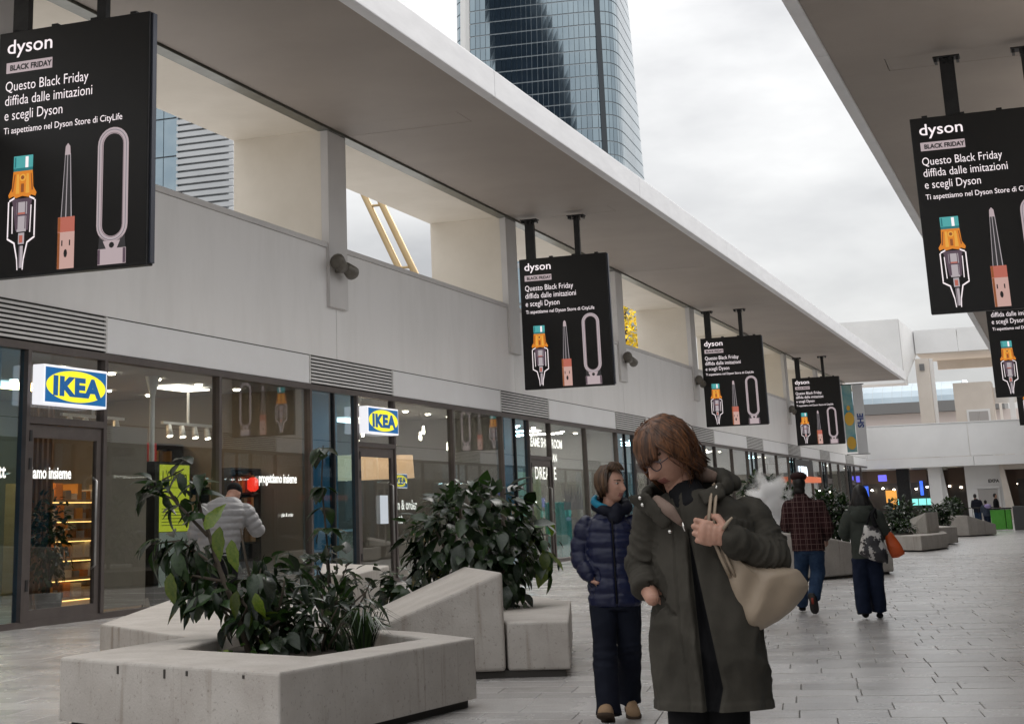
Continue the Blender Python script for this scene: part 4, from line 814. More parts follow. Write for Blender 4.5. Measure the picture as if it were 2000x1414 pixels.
def leaf_geo(wd, fold=.25, droop=.35, wave=0.0, n=6):
    vs = []; fs = []
    for i in range(n + 1):
        t = i / n; w_ = wd * math.sin(math.pi * min(1, t * 1.02) ** .8) ** .85 * (1 if t < 1 else 0)
        if i in (0, n): w_ = .012
        y_ = t - .08 * droop * t * t; z_ = -droop * t * t * .5
        f_ = fold * w_; wv = wave * math.sin(i * 2.3)
        vs += [(-w_ * (1 + wv), y_, z_ + f_), (0, y_, z_), (w_ * (1 - wv), y_, z_ + f_)]
    for i in range(n):
        a = i * 3; fs += [(a, a + 1, a + 4, a + 3), (a + 1, a + 2, a + 5, a + 4)]
    return vs, fs
LG_ = dict(broad=[leaf_geo(.29, .2, d, .05) for d in (.2, .5, .8)], lance=[leaf_geo(.12, .35, d) for d in (.1, .4, .7)], big=[leaf_geo(.215, .36, d, .10, 8) for d in (.4, .8, 1.2)], small=[leaf_geo(.25, .3, d, 0, 3) for d in (.2, .6)])
LMESH = {}
def leaf_me(kind, i, m):
    k = (kind, i, m.name)
    if k not in LMESH:
        me = MB().add(*LG_[kind][i]).mesh('leaf', m, True); LMESH[k] = me
    return LMESH[k]
def basis(d, up):
    d = d.normalized(); x = d.cross(up)
    x = x.normalized() if x.length > 1e-5 else Vector((1, 0, 0)); z = x.cross(d).normalized(); return Matrix((x, d, z)).transposed()
def add_leaves(t, items, kind, pal, limit=300, rr=rnd):
    """items: (pos, dir, up, size); the largest in view as leaf parts, the rest as one foliage part"""
    items = sorted(items, key=lambda q: q[0][1] - 2 * q[3]); rest = {}; cnt = 0
    for pos, d, up, sz in items:
        i = rr.randrange(len(LG_[kind])); m = rr.choice(pal); Bm = basis(d, up)
        if cnt < limit:
            o = bpy.data.objects.new('leaf', leaf_me(kind, i, m)); col.objects.link(o); o.parent = t
            o.matrix_parent_inverse = Matrix.Translation(-WL.get(t.name, Vector()))
            o.matrix_basis = Matrix.Translation(pos) @ (Bm.to_4x4()) @ Matrix.Scale(sz, 4); cnt += 1
        else:
            mb, tn = rest.setdefault(m.name, (MB(), [])); vs, fs = LG_[kind][i]
            mb.add([pos + Bm @ (Vector(v) * sz) for v in vs], fs); tn += [rr.random()] * len(fs)
    for mn, (mb, tn) in rest.items():
        o = mb.build('foliage', bpy.data.materials[mn], t, smooth=True); stuff(o)
        o.data.attributes.new('tone', 'FLOAT', 'FACE').data.foreach_set('value', tn)
def rv(rr=rnd): return Vector((rr.gauss(0, 1), rr.gauss(0, 1), rr.gauss(0, 1)))
def shell(c, r, n, size, droop=.5, inner=.55, rr=rnd, bottom=-1.0, jit=.35):
    out = []
    while len(out) < n:
        u = rv(rr).normalized()
        if u.z < bottom: continue
        k = rr.uniform(inner, 1.0) * (1 + .18 * mnoise.noise(Vector((u.x * 2.2 + c[0], u.y * 2.2, u.z * 2.2)))) ; p = Vector((c[0] + u.x * r[0] * k, c[1] + u.y * r[1] * k, c[2] + u.z * r[2] * k))
        d = u * .8 + Vector((0, 0, -droop)) + rv(rr) * jit; out.append((p, d, u + Vector((0, 0, .9)) + rv(rr) * .25, size * rr.uniform(.45, 1.4)))
    return out
def stems(t, base, tips, r0=.012, r1=.005, name='stem'):
    for tip in tips:
        b, e = Vector(base) + Vector((rnd.uniform(-.03, .03), rnd.uniform(-.03, .03), 0)), Vector(tip); mid = b.lerp(e, .5) + rv() * .03 + Vector((0, 0, .04))
        MB().tube([b, b.lerp(mid, .5) + rv() * .012, mid, mid.lerp(e, .5) + rv() * .012, e], [r0, r0 * .9, r0 * .8, (r0 + r1) / 2, r1], 6).build(name, bark, t, smooth=True)

# 1 arching large leaved shrub
t = thing('leafy_shrub', 'tall arching shrub with big drooping dark leaves, leftmost in the foreground planter', 'shrub', (-6.08, 11.8, .37))
B0 = (-6.05, 11.8, .36)
MB().tube([B0, (-6.2, 11.85, .7), (-6.37, 11.9, 1.0), (-6.55, 12, 1.36), (-6.62, 12, 1.5)], [.026, .023, .02, .016, .01], 8).build('trunk', bark, t, smooth=True)
br_ = [((-6.37, 11.9, 1.0), (-6.75, 11.95, 1.22), (-7.05, 12, 1.2)), ((-6.5, 11.95, 1.25), (-6.85, 12, 1.55), (-7.05, 12, 1.62)), ((-6.58, 12, 1.40), (-6.62, 12.0, 1.58), (-6.56, 12, 1.70)), ((-6.3, 11.88, .9), (-6.6, 11.9, .95), (-6.75, 11.9, .9)), ((-6.15, 11.85, .6), (-5.95, 11.7, .85), (-5.9, 11.7, 1.0)), ((-6.2, 11.85, .65), (-6.35, 11.7, .8), (-6.5, 11.7, .78)), ((-6.8, 12, 1.5), (-6.95, 12, 1.7), (-6.75, 12, 1.78))]
its = []
for a, b, c in br_:
    MB().tube([a, Vector(a).lerp(Vector(b), .5), b, c], [.014, .012, .009, .006], 6).build('branch', bark, t, smooth=True)
    for k in range(15):
        p = Vector(b).lerp(Vector(c), rnd.uniform(-.7, 1.1)) + rv() * .03; ou_ = (p - Vector((-6.45, 11.95, 1.2))).normalized()
        its.append((p, ou_ * .7 + rv() * .45 + Vector((0, -.15, -.55)), Vector((0, -.25, 1)) + ou_ * .5 + rv() * .2, rnd.uniform(.12, .27)))
its += shell((-6.72, 12, 1.18), (.30, .2, .22), 30, .22, .8, .3) + shell((-6.5, 11.95, .98), (.2, .18, .22), 16, .2, .8, .3)
add_leaves(t, its, 'big', [LM['dark'], LM['dark'], LM['dark'], LM['mid']])
add_leaves(t, [(Vector((-6.72, 11.75, .98)), Vector((.05, 0, -1)), Vector((0, -1, .1)), .26), (Vector((-6.15, 11.5, 1.32)), Vector((-.1, 0, -1)), Vector((0, -1, .2)), .27), (Vector((-6.05, 11.5, 1.22)), Vector((.12, 0, -1)), Vector((0, -1, .2)), .25), (Vector((-6.28, 11.5, 1.3)), Vector((.55, 0, .8)), Vector((.3, -1, .2)), .24), (Vector((-6.0, 11.5, .85)), Vector((-.2, 0, -1)), Vector((0, -1, .2)), .22), (Vector((-5.85, 11.5, .83)), Vector((.3, 0, -1)), Vector((0, -1, .2)), .2)], 'big', [LM['lime']])
# 2 thin upright plant
t = thing('thin_plant', 'single upright plant with tiers of leaves, in front of the blue glass', 'plant', (-6.0, 13.2, .4))
MB().tube([(-5.98, 13.2, .38), (-6.0, 13.2, .8), (-6.03, 13.2, 1.2), (-6.07, 13.2, 1.65), (-6.05, 13.2, 1.97)], [.012, .011, .01, .008, .005], 6).build('stem', bark, t, smooth=True)
its = []
for z, n in ((1.95, 9), (1.90, 6), (1.62, 9), (1.45, 4), (1.28, 7), (1.08, 5), (.9, 6)):
    for k in range(n):
        a = rnd.uniform(0, 6.28); u = Vector((math.cos(a), math.sin(a), 0)); its.append((Vector((-6.05, 13.2, z)) + u * .02, u + Vector((0, 0, rnd.uniform(-.7, .1))), Vector((0, 0, 1)), rnd.uniform(.12, .21)))
add_leaves(t, its, 'broad', [LM['dark'], LM['mid']])
# 3 dark spotted shrub
t = thing('leafy_shrub', 'dense near black shrub with pale lime leaves in the middle of the foreground planter', 'shrub', (-5.95, 11.9, .37))
stems(t, (-5.96, 11.95, .36), [(-6.05, 11.9, .9), (-6.18, 11.9, 1.3), (-5.8, 11.9, .9), (-6.35, 12.0, .9), (-5.7, 11.8, .7), (-6.3, 11.8, .7)], .016, .007)
add_leaves(t, shell((-6.1, 12.05, .72), (.36, .3, .30), 170, .15, .5, .3) + shell((-6.0, 12.0, 1.0), (.14, .14, .2), 16, .13, .7, .3) + shell((-5.75, 11.75, .55), (.3, .25, .16), 50, .14, .3, .3), 'broad', [LM['dark'], LM['dark'], LM['dark'], LM['mid'], LM['dark']])
add_leaves(t, shell((-5.98, 11.65, .62), (.2, .1, .22), 14, .13, .5, .4) + shell((-5.85, 11.2, .43), (.25, .15, .05), 14, .10, 0, .3), 'broad', [LM['lime'], LM['mid']])
# 4 low lance-leaved cover and small bushes
t = thing('leafy_shrub', 'low spreading shrub with long grey green leaves beside the grass tuft', 'shrub', (-5.45, 12.0, .37))
stems(t, (-5.5, 12.0, .36), [(-5.8, 12, .85), (-5.2, 12.1, .8), (-5.6, 12.2, .9), (-5.35, 11.9, .7)], .012, .005)
add_leaves(t, shell((-5.55, 12.1, .64), (.45, .32, .28), 210, .19, .25, .35), 'lance', [LM['dark'], LM['grey'], LM['mid'], LM['dark']])
t = thing('leafy_shrub', 'twiggy shrub against the low rear block, right of the thin plant', 'shrub', (-6.0, 13.0, .37))
stems(t, (-5.9, 13.0, .36), [(-6.1, 13.1, 1.05), (-5.7, 12.9, 1.0), (-6.3, 13.0, 1.1), (-5.5, 12.9, .85), (-5.9, 13.0, 1.15)], .01, .004)
add_leaves(t, shell((-5.95, 13.0, .85), (.5, .25, .3), 150, .13, .3, .3), 'broad', [LM['dark'], LM['dark'], LM['mid'], LM['grey']])
# 5 grass tuft
t = thing('grass_tuft', 'tuft of narrow dark grass blades on the planter rim', 'grass', (-5.12, 11.8, .4))
for k in range(140):
    a = rnd.uniform(0, 6.28); ln = rnd.uniform(.2, .42); sp = rnd.uniform(.2, 1.0); u = Vector((math.cos(a), math.sin(a), 0)); b = Vector((-5.12, 11.85, .38)) + u * rnd.uniform(0, .07)
    p1 = b + u * ln * sp * .4 + Vector((0, 0, ln * .75)); p2 = b + u * ln * sp + Vector((0, 0, ln * (1 - .65 * sp))); sd2 = u.cross(Vector((0, 0, 1))) * .007
    MB().add([b - sd2, b + sd2, p1 + sd2, p1 - sd2, p2], [(0, 1, 2, 3), (3, 2, 4)]).build('blade', LM['mid'] if k % 4 else LM['grey'], t)
# 6 big bush
t = thing('leafy_bush', 'large rounded glossy bush overflowing the ramped planter', 'bush', (-5.8, 16.3, .34))
stems(t, (-5.8, 16.2, .33), [(-6.2, 16.3, 1.2), (-5.5, 16.3, 1.3), (-5.9, 16.2, 1.5), (-5.2, 16.0, 1.0)], .02, .008)
bl = shell((-5.8, 16.35, 1.12), (.70, .62, .60), 520, .19, .55, .72, bottom=-.85) + shell((-5.35, 16.0, .75), (.26, .4, .45), 110, .17, .9, .5) + shell((-6.1, 16.2, 1.25), (.45, .4, .3), 70, .16, .4, .6)
add_leaves(t, bl, 'broad', [LM['dark'], LM['mid'], LM['mid'], LM['dark'], LM['grey'], LM['dark']])
bl = shell((-5.08, 16.4, 1.05), (.16, .3, .42), 34, .17, .9, .4)
add_leaves(t, bl, 'broad', [LM['lime'], LM['mid']], 60)
t = thing('leafy_bush', 'small dark bush tucked between the ramp and the rear block', 'bush', (-6.8, 16.9, .34))
stems(t, (-6.8, 16.9, .33), [(-7.0, 16.9, .7), (-6.5, 16.8, .75)], .012, .006)
add_leaves(t, shell((-6.75, 16.8, .62), (.42, .35, .26), 170, .14, .4, .4), 'broad', [LM['dark'], LM['dark'], LM['mid']], 170)
# 7 far shrubs
def far_shrub(label, c, r, n, sz, pal, base):
    t = thing('leafy_bush', label, 'bush', base, 'shrubs in the far planters'); stems(t, base, [(c[0] + rnd.uniform(-.3, .3) * r[0], c[1], c[2] + .3 * r[2]) for _ in range(4)], .02, .01)
    its = shell(c, r, n, sz, .35, .55, bottom=-.9)
    for j in range(3):
        cc = (c[0] + rnd.uniform(-.6, .6) * r[0], c[1], c[2] + rnd.uniform(0, .8) * r[2]); its += shell(cc, (r[0] * .45, r[1] * .5, r[2] * .4), n // 6, sz, .2, .5)
    add_leaves(t, its, 'small', pal, 0)
far_shrub('grey green shrub half hidden by the vapour cloud', (-6.1, 36.0, 1.25), (.72, .7, .7), 900, .15, [LM['grey'], LM['mid'], LM['dark']], (-6.1, 36, .35))
far_shrub('dark shrub to the right of the plaid shirt', (-4.85, 36.2, .98), (.48, .6, .72), 800, .13, [LM['dark'], LM['mid']], (-4.95, 36.3, .35))
far_shrub('dark shrub behind the woman with the orange bag', (-5.1, 53.6, .95), (.5, .6, .55), 700, .13, [LM['dark'], LM['mid'], LM['grey']], (-5.1, 53.5, .45))
far_shrub('low plants spilling over the faceted planter', (-4.95, 51.9, .58), (.42, .5, .2), 350, .12, [LM['dark'], LM['mid']], (-5.1, 52, .45))
far_shrub('rounded shrub in the middle of the far planters', (-4.75, 62, .75), (.6, .7, .45), 600, .15, [LM['dark'], LM['mid']], (-4.8, 62, .3))
far_shrub('taller pale shrub left of the far door', (-4.85, 73.5, 1.05), (.42, .6, .45), 500, .15, [LM['mid'], LM['grey']], (-4.9, 73.5, .5))
# potted tree inside the first door
t = thing('potted_plant', 'tall leafy potted plant inside the first glass door', 'plant', (-14.95, 22.4, .02))
MB().lathe((-14.95, 22.4, .02), [(.17, 0), (.22, .38), (.20, .38)], 14).build('pot', M['black'], t, smooth=True); stems(t, (-14.95, 22.4, .35), [(-14.95, 22.3, 1.5), (-14.9, 22.6, 1.3), (-15.0, 22.2, 1.7)], .016, .006)
add_leaves(t, shell((-14.95, 22.35, 1.2), (.3, .55, .8), 620, .10, .3, .3), 'broad', [LM['dark'], LM['mid'], LM['mid']], 0)
# yellow tree through the slot
t = thing('autumn_tree', 'yellow leaved autumn tree seen through a wall slot right of the middle screen', 'tree', (-22, 86, 0))
MB().tube([(-22, 86, 0), (-21.8, 86, 5), (-21.6, 86, 9), (-21.4, 86, 12)], [.28, .22, .14, .06], 8).build('trunk', bark, t, smooth=True)
for k in range(6): MB().tube([(-21.8, 86, 5 + k), (-21.8 + 1.5 * math.cos(k * 2.1), 86 + 1.5 * math.sin(k * 2.1), 7 + k)], [.09, .03], 6).build('limb', bark, t, smooth=True)
add_leaves(t, shell((-21.6, 86, 10), (2.4, 2.4, 3.4), 2600, .30, .3, .35), 'small', [LM['yellow']], 0)
# ================================================================== PEOPLE
def Rz(a): return Matrix.Rotation(R_(a), 3, 'Z')
def Rx(a): return Matrix.Rotation(R_(a), 3, 'X')
def Ry(a): return Matrix.Rotation(R_(a), 3, 'Y')
def vol_mesh(mb, voxel, smooth=4, factor=.5):
    """fuse overlapping closed pieces into one continuous skin"""
    me = mb.mesh('fuse', []); o = bpy.data.objects.new('fuse_source', me); col.objects.link(o)
    r = o.modifiers.new('r', 'REMESH'); r.mode = 'VOXEL'; r.voxel_size = voxel; r.adaptivity = 0
    if smooth: s = o.modifiers.new('s', 'SMOOTH'); s.iterations = smooth; s.factor = factor
    dg = bpy.context.evaluated_depsgraph_get(); dg.update()
    out = bpy.data.meshes.new_from_object(o.evaluated_get(dg)); bpy.data.objects.remove(o); bpy.data.meshes.remove(me)
    return out
def finish(me, name, mats, parent, disp=None, matfn=None, cutz=None, attr=None):
    if cutz is not None:
        bm = bmesh.new(); bm.from_mesh(me); bmesh.ops.bisect_plane(bm, geom=bm.verts[:] + bm.edges[:] + bm.faces[:], plane_co=(0, 0, cutz), plane_no=(0, 0, -1), clear_outer=True); bm.to_mesh(me); bm.free(); me.update()
    me.name = name; me.materials.clear()
    for m_ in (mats if isinstance(mats, (list, tuple)) else [mats]): me.materials.append(m_)
    if disp:
        nrm = [v.normal.copy() for v in me.vertices]
        for v, n in zip(me.vertices, nrm): v.co = v.co + disp(v.co, n)
    if matfn:
        for p in me.polygons: p.material_index = matfn(p.center, p.normal)
    if attr:
        me.attributes.new('gap', 'FLOAT', 'POINT').data.foreach_set('value', [attr(v.co, v.normal) for v in me.vertices])
    me.polygons.foreach_set('use_smooth', [True] * len(me.polygons)); me.update()
    o = bpy.data.objects.new(name, me); col.objects.link(o); o.parent = parent; return o
def child(mb, name, m, parent, smooth=True, bevel=0):
    o = bpy.data.objects.new(name, mb.mesh(name, m, smooth)); col.objects.link(o); o.parent = parent
    if bevel: b = o.modifiers.new('bevel', 'BEVEL'); b.width = bevel; b.segments = 2
    return o
def loft(mb, secs, n=20):
    """secs: (cx, cy, cz, rx, ry[, yaw, power])"""
    vs = []
    for s in secs:
        cx, cy, cz, rx, ry = s[:5]; ya = R_(s[5]) if len(s) > 5 else 0; pw = s[6] if len(s) > 6 else 2.3
        for k in range(n):
            a = 2 * math.pi * k / n; c, si = math.cos(a), math.sin(a); kk = (abs(c) ** pw + abs(si) ** pw) ** (-1 / pw); x, y_ = rx * c * kk, ry * si * kk
            vs.append((cx + x * math.cos(ya) - y_ * math.sin(ya), cy + x * math.sin(ya) + y_ * math.cos(ya), cz))
    fs = [(i * n + k, i * n + (k + 1) % n, (i + 1) * n + (k + 1) % n, (i + 1) * n + k) for i in range(len(secs) - 1) for k in range(n)]
    fs += [tuple(range(n - 1, -1, -1)), tuple(range((len(secs) - 1) * n, len(secs) * n))]
    if secs[0][2] > secs[-1][2]: fs = [f[::-1] for f in fs]
    return mb.add(vs, fs)
def ball(mb, c, r, n=12, Rm=None):
    r = r if hasattr(r, '__len__') else (r, r, r); vs = []; h = n // 2
    for i in range(h + 1):
        e = math.pi * i / h - math.pi / 2
        for k in range(n):
            a = 2 * math.pi * k / n; p = Vector((r[0] * math.cos(e) * math.cos(a), r[1] * math.cos(e) * math.sin(a), r[2] * math.sin(e)))
            vs.append((Rm @ p if Rm else p) + Vector(c))
    fs = [(i * n + k, i * n + (k + 1) % n, (i + 1) * n + (k + 1) % n, (i + 1) * n + k) for i in range(h) for k in range(n)]
    return mb.add(vs, fs)
def limb(mb, pts, rad, n=14, ends=True):
    # resample for a smooth bend
    P = [Vector(p) for p in pts]; out = []; ro = []
    for i in range(len(P) - 1):
        for j in range(4):
            t = j / 4; p0 = P[max(i - 1, 0)]; p1, p2 = P[i], P[i + 1]; p3 = P[min(i + 2, len(P) - 1)]
            q = .5 * ((2 * p1) + (p2 - p0) * t + (2 * p0 - 5 * p1 + 4 * p2 - p3) * t * t + (3 * p1 - p0 - 3 * p2 + p3) * t ** 3)
            out.append(q.lerp(p1.lerp(p2, t), .45)); ro.append(rad[i] * (1 - t) + rad[i + 1] * t)
    out.append(P[-1]); ro.append(rad[-1]); mb.tube(out, ro, n)
    if ends: ball(mb, P[0], rad[0] * .98); ball(mb, P[-1], rad[-1] * .98)
    return mb
def nz(x, y, z): return mnoise.noise(Vector((x, y, z)))
def ridge(x, y, z): return 1 - 2 * abs(nz(x, y, z))
def head_pts(mb, C, Rm, s=1.0, jaw=1.0):
    """human head, face towards -Y in its own frame"""
    nu, nv = 44, 36; vs = []
    G2 = lambda x, z, cx, cz, sx, sz: math.exp(-((x - cx) / sx) ** 2 - ((z - cz) / sz) ** 2)
    for i in range(nv + 1):
        e = math.pi * i / nv - math.pi / 2
        for k in range(nu):
            a = 2 * math.pi * k / nu; x, y_, z = .074 * math.cos(e) * math.cos(a), .094 * math.cos(e) * math.sin(a), .115 * math.sin(e)
            if z < 0:
                q = -z / .115; x *= 1 - .30 * q ** 1.6 * jaw; y_ = y_ * (1 - .16 * q) - .020 * q
                if y_ > 0: y_ *= 1 - .35 * q
            else: y_ += .006 * z / .115
            if y_ < -.02:
                d = 0
                d += .026 * G2(x, z, 0, -.030, .013, .016) + .014 * G2(x, z, 0, -.008, .010, .026)            # nose
                d -= .012 * (G2(x, z, .031, .010, .016, .011) + G2(x, z, -.031, .010, .016, .011))              # sockets
                d += .005 * (G2(x, z, .031, .030, .022, .008) + G2(x, z, -.031, .030, .022, .008))              # brows
                d += .005 * (G2(x, z, .046, -.018, .018, .018) + G2(x, z, -.046, -.018, .018, .018))            # cheekbones
                d += .0075 * G2(x, z, 0, -.057, .022, .006) + .008 * G2(x, z, 0, -.069, .020, .007) - .004 * G2(x, z, 0, -.0625, .024, .003)
                d += .009 * G2(x, z, 0, -.094, .022, .016) - .004 * G2(x, z, 0, -.080, .03, .006)
                y_ -= d
            vs.append(Vector(C) + (Rm @ Vector((x, y_, z))) * s)
    fs = [(i * nu + k, i * nu + (k + 1) % nu, (i + 1) * nu + (k + 1) % nu, (i + 1) * nu + k) for i in range(nv) for k in range(nu)]
    mb.add(vs, fs)
    for sg in (-1, 1): ball(mb, Vector(C) + Rm @ Vector((sg * .074 * s, .008 * s, -.008 * s)), (.009 * s, .02 * s, .032 * s), 10, Rm)
    return mb
def hand_pts(mb, wrist, e1, e2, e3, s=1.0, curl=(65, 90, 45), thumb=(.5, .5)):
    """wrist point, e1 towards knuckles, e2 index to little finger, e3 the side the fingers curl to"""
    W = Vector(wrist); e1, e2, e3 = Vector(e1).normalized(), Vector(e2).normalized(), Vector(e3).normalized(); L_ = .088 * s
    Pm = Matrix((e2, e1, e3)).transposed()
    for k in range(6):
        t = k / 5; ball(mb, W + e1 * (L_ * t), ((.030 + .011 * t) * s, .022 * s, (.018 + .0 * t) * s), 12, Pm)
    for i, (off, ln) in enumerate(((-.032, .92), (-.011, 1.0), (.011, .94), (.031, .76))):
        p = W + e1 * (L_ - .004 * abs(i - 1.3)) + e2 * off * s; ang = 0; pts = [p - e1 * .02 * s, p]; jit = (i - 1.5) * 3
        for seg, c in zip((.043, .026, .021), curl):
            ang += R_(c + jit); d = e1 * math.cos(ang) + e3 * math.sin(ang); p = p + d * seg * ln * s; pts.append(p)
        mb.tube(pts, [.0098 * s, .0100 * s, .0090 * s, .0082 * s, .0070 * s], 10); ball(mb, pts[-1], .0075 * s, 8)
        for q, rr_ in zip(pts[1:4], (.0106, .0098, .0086)): ball(mb, q, rr_ * s, 8)
    b = W + e1 * .022 * s - e2 * .028 * s; t1 = b + (e1 * .55 - e2 * .55 + e3 * .35).normalized() * .042 * s; t2 = t1 + (e1 * .75 + e2 * thumb[0] + e3 * thumb[1]).normalized() * .034 * s; t3 = t2 + (e1 * .5 + e2 * (thumb[0] + .3) + e3 * thumb[1]).normalized() * .026 * s
    mb.tube([b, t1, t2, t3], [.015 * s, .013 * s, .0115 * s, .0085 * s], 10); ball(mb, t3, .0085 * s, 8); ball(mb, t1, .013 * s, 8); ball(mb, t2, .0115 * s, 8)
    return mb
HT = []
def hair_locks(mb, C, Rm, s, locks, rr):
    """each lock: list of (azimuth deg [0 = face, 90 = own left / viewer right], elevation deg, lift) along its path"""
    for path, wd in locks:
        pts = []
        for az, el, lf in path:
            a, e = R_(az - 90), R_(el); q = 0 if el > 0 else -math.sin(e)
            p = Vector((.080 * math.cos(e) * math.cos(a) * (1 - .12 * q), .101 * math.cos(e) * math.sin(a), .122 * math.sin(e))) * (1 + lf)
            pts.append(Vector(C) + (Rm @ p) * s)
        n = len(pts); f0 = len(mb.f); mb.tube(pts, [wd * s * (0.55 + .45 * math.sin(math.pi * (.15 + .75 * i / (n - 1)))) if i < n - 1 else wd * s * .15 for i in range(n)], 6, flat=.55); HT.extend([rr.random()] * (len(mb.f) - f0))
    return mb
def shoe(mb, heel, toe, s=1.0, w_=.045, h=.075):
    H_, T_ = Vector(heel), Vector(toe); d = (T_ - H_).normalized(); x = d.cross(Vector((0, 0, 1))).normalized(); u = x.cross(d).normalized(); ln = (T_ - H_).length
    n = 16; vs = []; sec = ((-.02, .5, .5), (.0, .8, .95), (.15, .86, 1.05), (.35, .88, .95), (.55, 1.0, .72), (.75, 1.06, .6), (.9, .9, .52), (1.0, .45, .3))
    for t, a, b in sec:
        for k in range(n):
            an = 2 * math.pi * k / n; c, si = math.cos(an), math.sin(an); yy = max(si, -.0) * h * b if si > 0 else si * .012
            vs.append(H_ + d * ln * t + x * c * w_ * a * (abs(c) ** -.25 if abs(c) > .05 else 1) * .9 + u * yy)
    fs = [(i * n + k, i * n + (k + 1) % n, (i + 1) * n + (k + 1) % n, (i + 1) * n + k) for i in range(len(sec) - 1) for k in range(n)] + [tuple(range(n - 1, -1, -1)), tuple(range((len(sec) - 1) * n, len(sec) * n))]
    return mb.add(vs, fs)
def sole(mb, heel, toe, w_=.046, th=.022):
    H_, T_ = Vector(heel), Vector(toe); d = (T_ - H_).normalized(); x = d.cross(Vector((0, 0, 1))).normalized(); u = x.cross(d).normalized(); ln = (T_ - H_).length; top = []; bot = []
    for t, a in ((-.03, .45), (.03, .8), (.2, .85), (.4, .75), (.6, .98), (.8, 1.05), (.95, .8), (1.02, .35)): top.append((t, a))
    lo = [H_ + d * ln * t + x * w_ * a for t, a in top] + [H_ + d * ln * t - x * w_ * a for t, a in top[::-1]]; n = len(lo)
    return mb.add([p - u * .004 for p in lo] + [p - u * th for p in lo], [tuple(range(n)), tuple(range(2 * n - 1, n - 1, -1))] + [(i, n + i, n + (i + 1) % n, (i + 1) % n) for i in range(n)])
def skinmat(name, c1, c2):
    m = mat(name, c1, c2, 22, .48, .12, bscale=130, coord='obj', spec=.4, dist=.002); b = m.node_tree.nodes['Principled BSDF']
    b.inputs['Subsurface Weight'].default_value = .12; b.inputs['Subsurface Radius'].default_value = (.012, .005, .003); b.inputs['Subsurface Scale'].default_value = .6
    return m
SK1 = skinmat('skin_warm', (.36, .19, .135), (.43, .245, .18)); SKL = skinmat('skin_lip', (.22, .08, .066), (.26, .10, .08)); BROW = mat('brow_hair', (.06, .035, .02), rough=.8)
EYEW = mat('eye_white', (.30, .27, .25), rough=.2); EYEI = mat('eye_iris', (.05, .03, .02), rough=.1)
def hairmat(name, c1, c2, sc=60):
    m = mat(name, c1, c2, sc, .42, .5, bscale=90, coord='obj', stretch=(1, 1, .16), spec=.4, dist=.006)
    n = m.node_tree; lk = n.links.new; b = n.nodes['Principled BSDF']; base = b.inputs['Base Color'].links[0].from_socket; at_ = n.nodes.new('ShaderNodeAttribute'); at_.attribute_name = 'tone'
    mr = n.nodes.new('ShaderNodeMapRange'); mr.inputs['To Min'].default_value = .45; mr.inputs['To Max'].default_value = 1.6; lk(at_.outputs['Fac'], mr.inputs['Value'])
    v = n.nodes.new('ShaderNodeVectorMath'); v.operation = 'SCALE'; lk(base, v.inputs[0]); lk(mr.outputs[0], v.inputs['Scale']); lk(v.outputs[0], b.inputs['Base Color']); return m
H_BROWN = hairmat('hair_brown', (.032, .012, .0045), (.135, .055, .022), 45); H_BROWN2 = hairmat('hair_brown_highlights', (.028, .014, .007), (.11, .06, .03)); H_DARK = hairmat('hair_dark', (.012, .009, .008), (.03, .022, .018))
def fabric(name, c1, c2, sc=5, rough=.8, bump=.25, bs=220, spec=.12, sheen=0):
    m = mat(name, c1, c2, sc, rough, bump, bscale=bs, coord='obj', spec=spec, dist=.0015); b = m.node_tree.nodes['Principled BSDF']; b.inputs['Sheen Weight'].default_value = sheen; return m
F_OLIVE = fabric('coat_olive', (.031, .0285, .0235), (.054, .049, .0405)); F_BLACK = fabric('knit_black', (.007, .007, .008), (.012, .012, .014)); F_TAUPE = fabric('lining_taupe', (.15, .105, .085), (.20, .145, .12))
F_NAVYP = fabric('trousers_navy', (.004, .005, .010), (.008, .010, .018)); F_PUFF = fabric('puffer_navy', (.003, .005, .024), (.006, .009, .038), 4, .40, .1, 60, .32, 0); F_TEALL = fabric('hood_lining_teal', (.01, .13, .22), (.02, .2, .3), 5, .35)
F_DENIM = fabric('denim', (.012, .026, .06), (.03, .055, .105), 7); F_TAN = fabric('suede_tan', (.26, .17, .10), (.34, .23, .145), 9); F_BAG = fabric('tote_leather', (.26, .20, .145), (.31, .245, .18), 3, .5, .2, 60, .4, 0)
F_GREENP = fabric('parka_grey_green', (.034, .04, .034), (.052, .058, .05)); F_SILV = fabric('puffer_grey', (.19, .187, .19), (.24, .236, .24), 4, .5, .1, 60, .4, .1); F_DARKT = fabric('trousers_black', (.006, .006, .007), (.011, .011, .012)); F_CHAR = fabric('jeans_dark', (.006, .010, .024), (.014, .02, .042), 6)
METAL = mat('snap_metal', (.6, .58, .55), rough=.25, metal=1)
def hair_obj(mb, m, t):
    o = child(mb, 'hair', m, t); tn = HT[:] + [.2] * (len(mb.f) - len(HT)); HT.clear(); o.data.attributes.new('tone', 'FLOAT', 'FACE').data.foreach_set('value', tn); return o
def face_mats(C, Rm, s=1.0):
    Ri = Rm.transposed(); C = Vector(C)
    def f(c, n):
        p = (Ri @ (c - C)) / s
        if p.y < -.06 and abs(p.x) < .024 and -.0745 < p.z < -.051: return 1
        if p.y < -.05 and .012 < abs(p.x) < .052 and .026 < p.z < .035: return 2
        return 0
    return f
def eyes(t, C, Rm, s=1.0):
    for sg in (-1, 1):
        c = Vector(C) + Rm @ Vector((sg * .031, -.0690, .010)) * s; o = child(ball(MB(), c, (.0135 * s, .0115 * s, .0075 * s), 14, Rm), 'eye', EYEW, t); child(ball(MB(), c + Rm @ Vector((0, -.0062, 0)) * s, (.0085 * s, .0075 * s, .0072 * s), 10, Rm), 'iris', EYEI, o)
def person(label, O, phi): t = thing('person', label, 'person', (O[0], O[1], 0)); t.rotation_euler = (0, 0, R_(phi)); return t
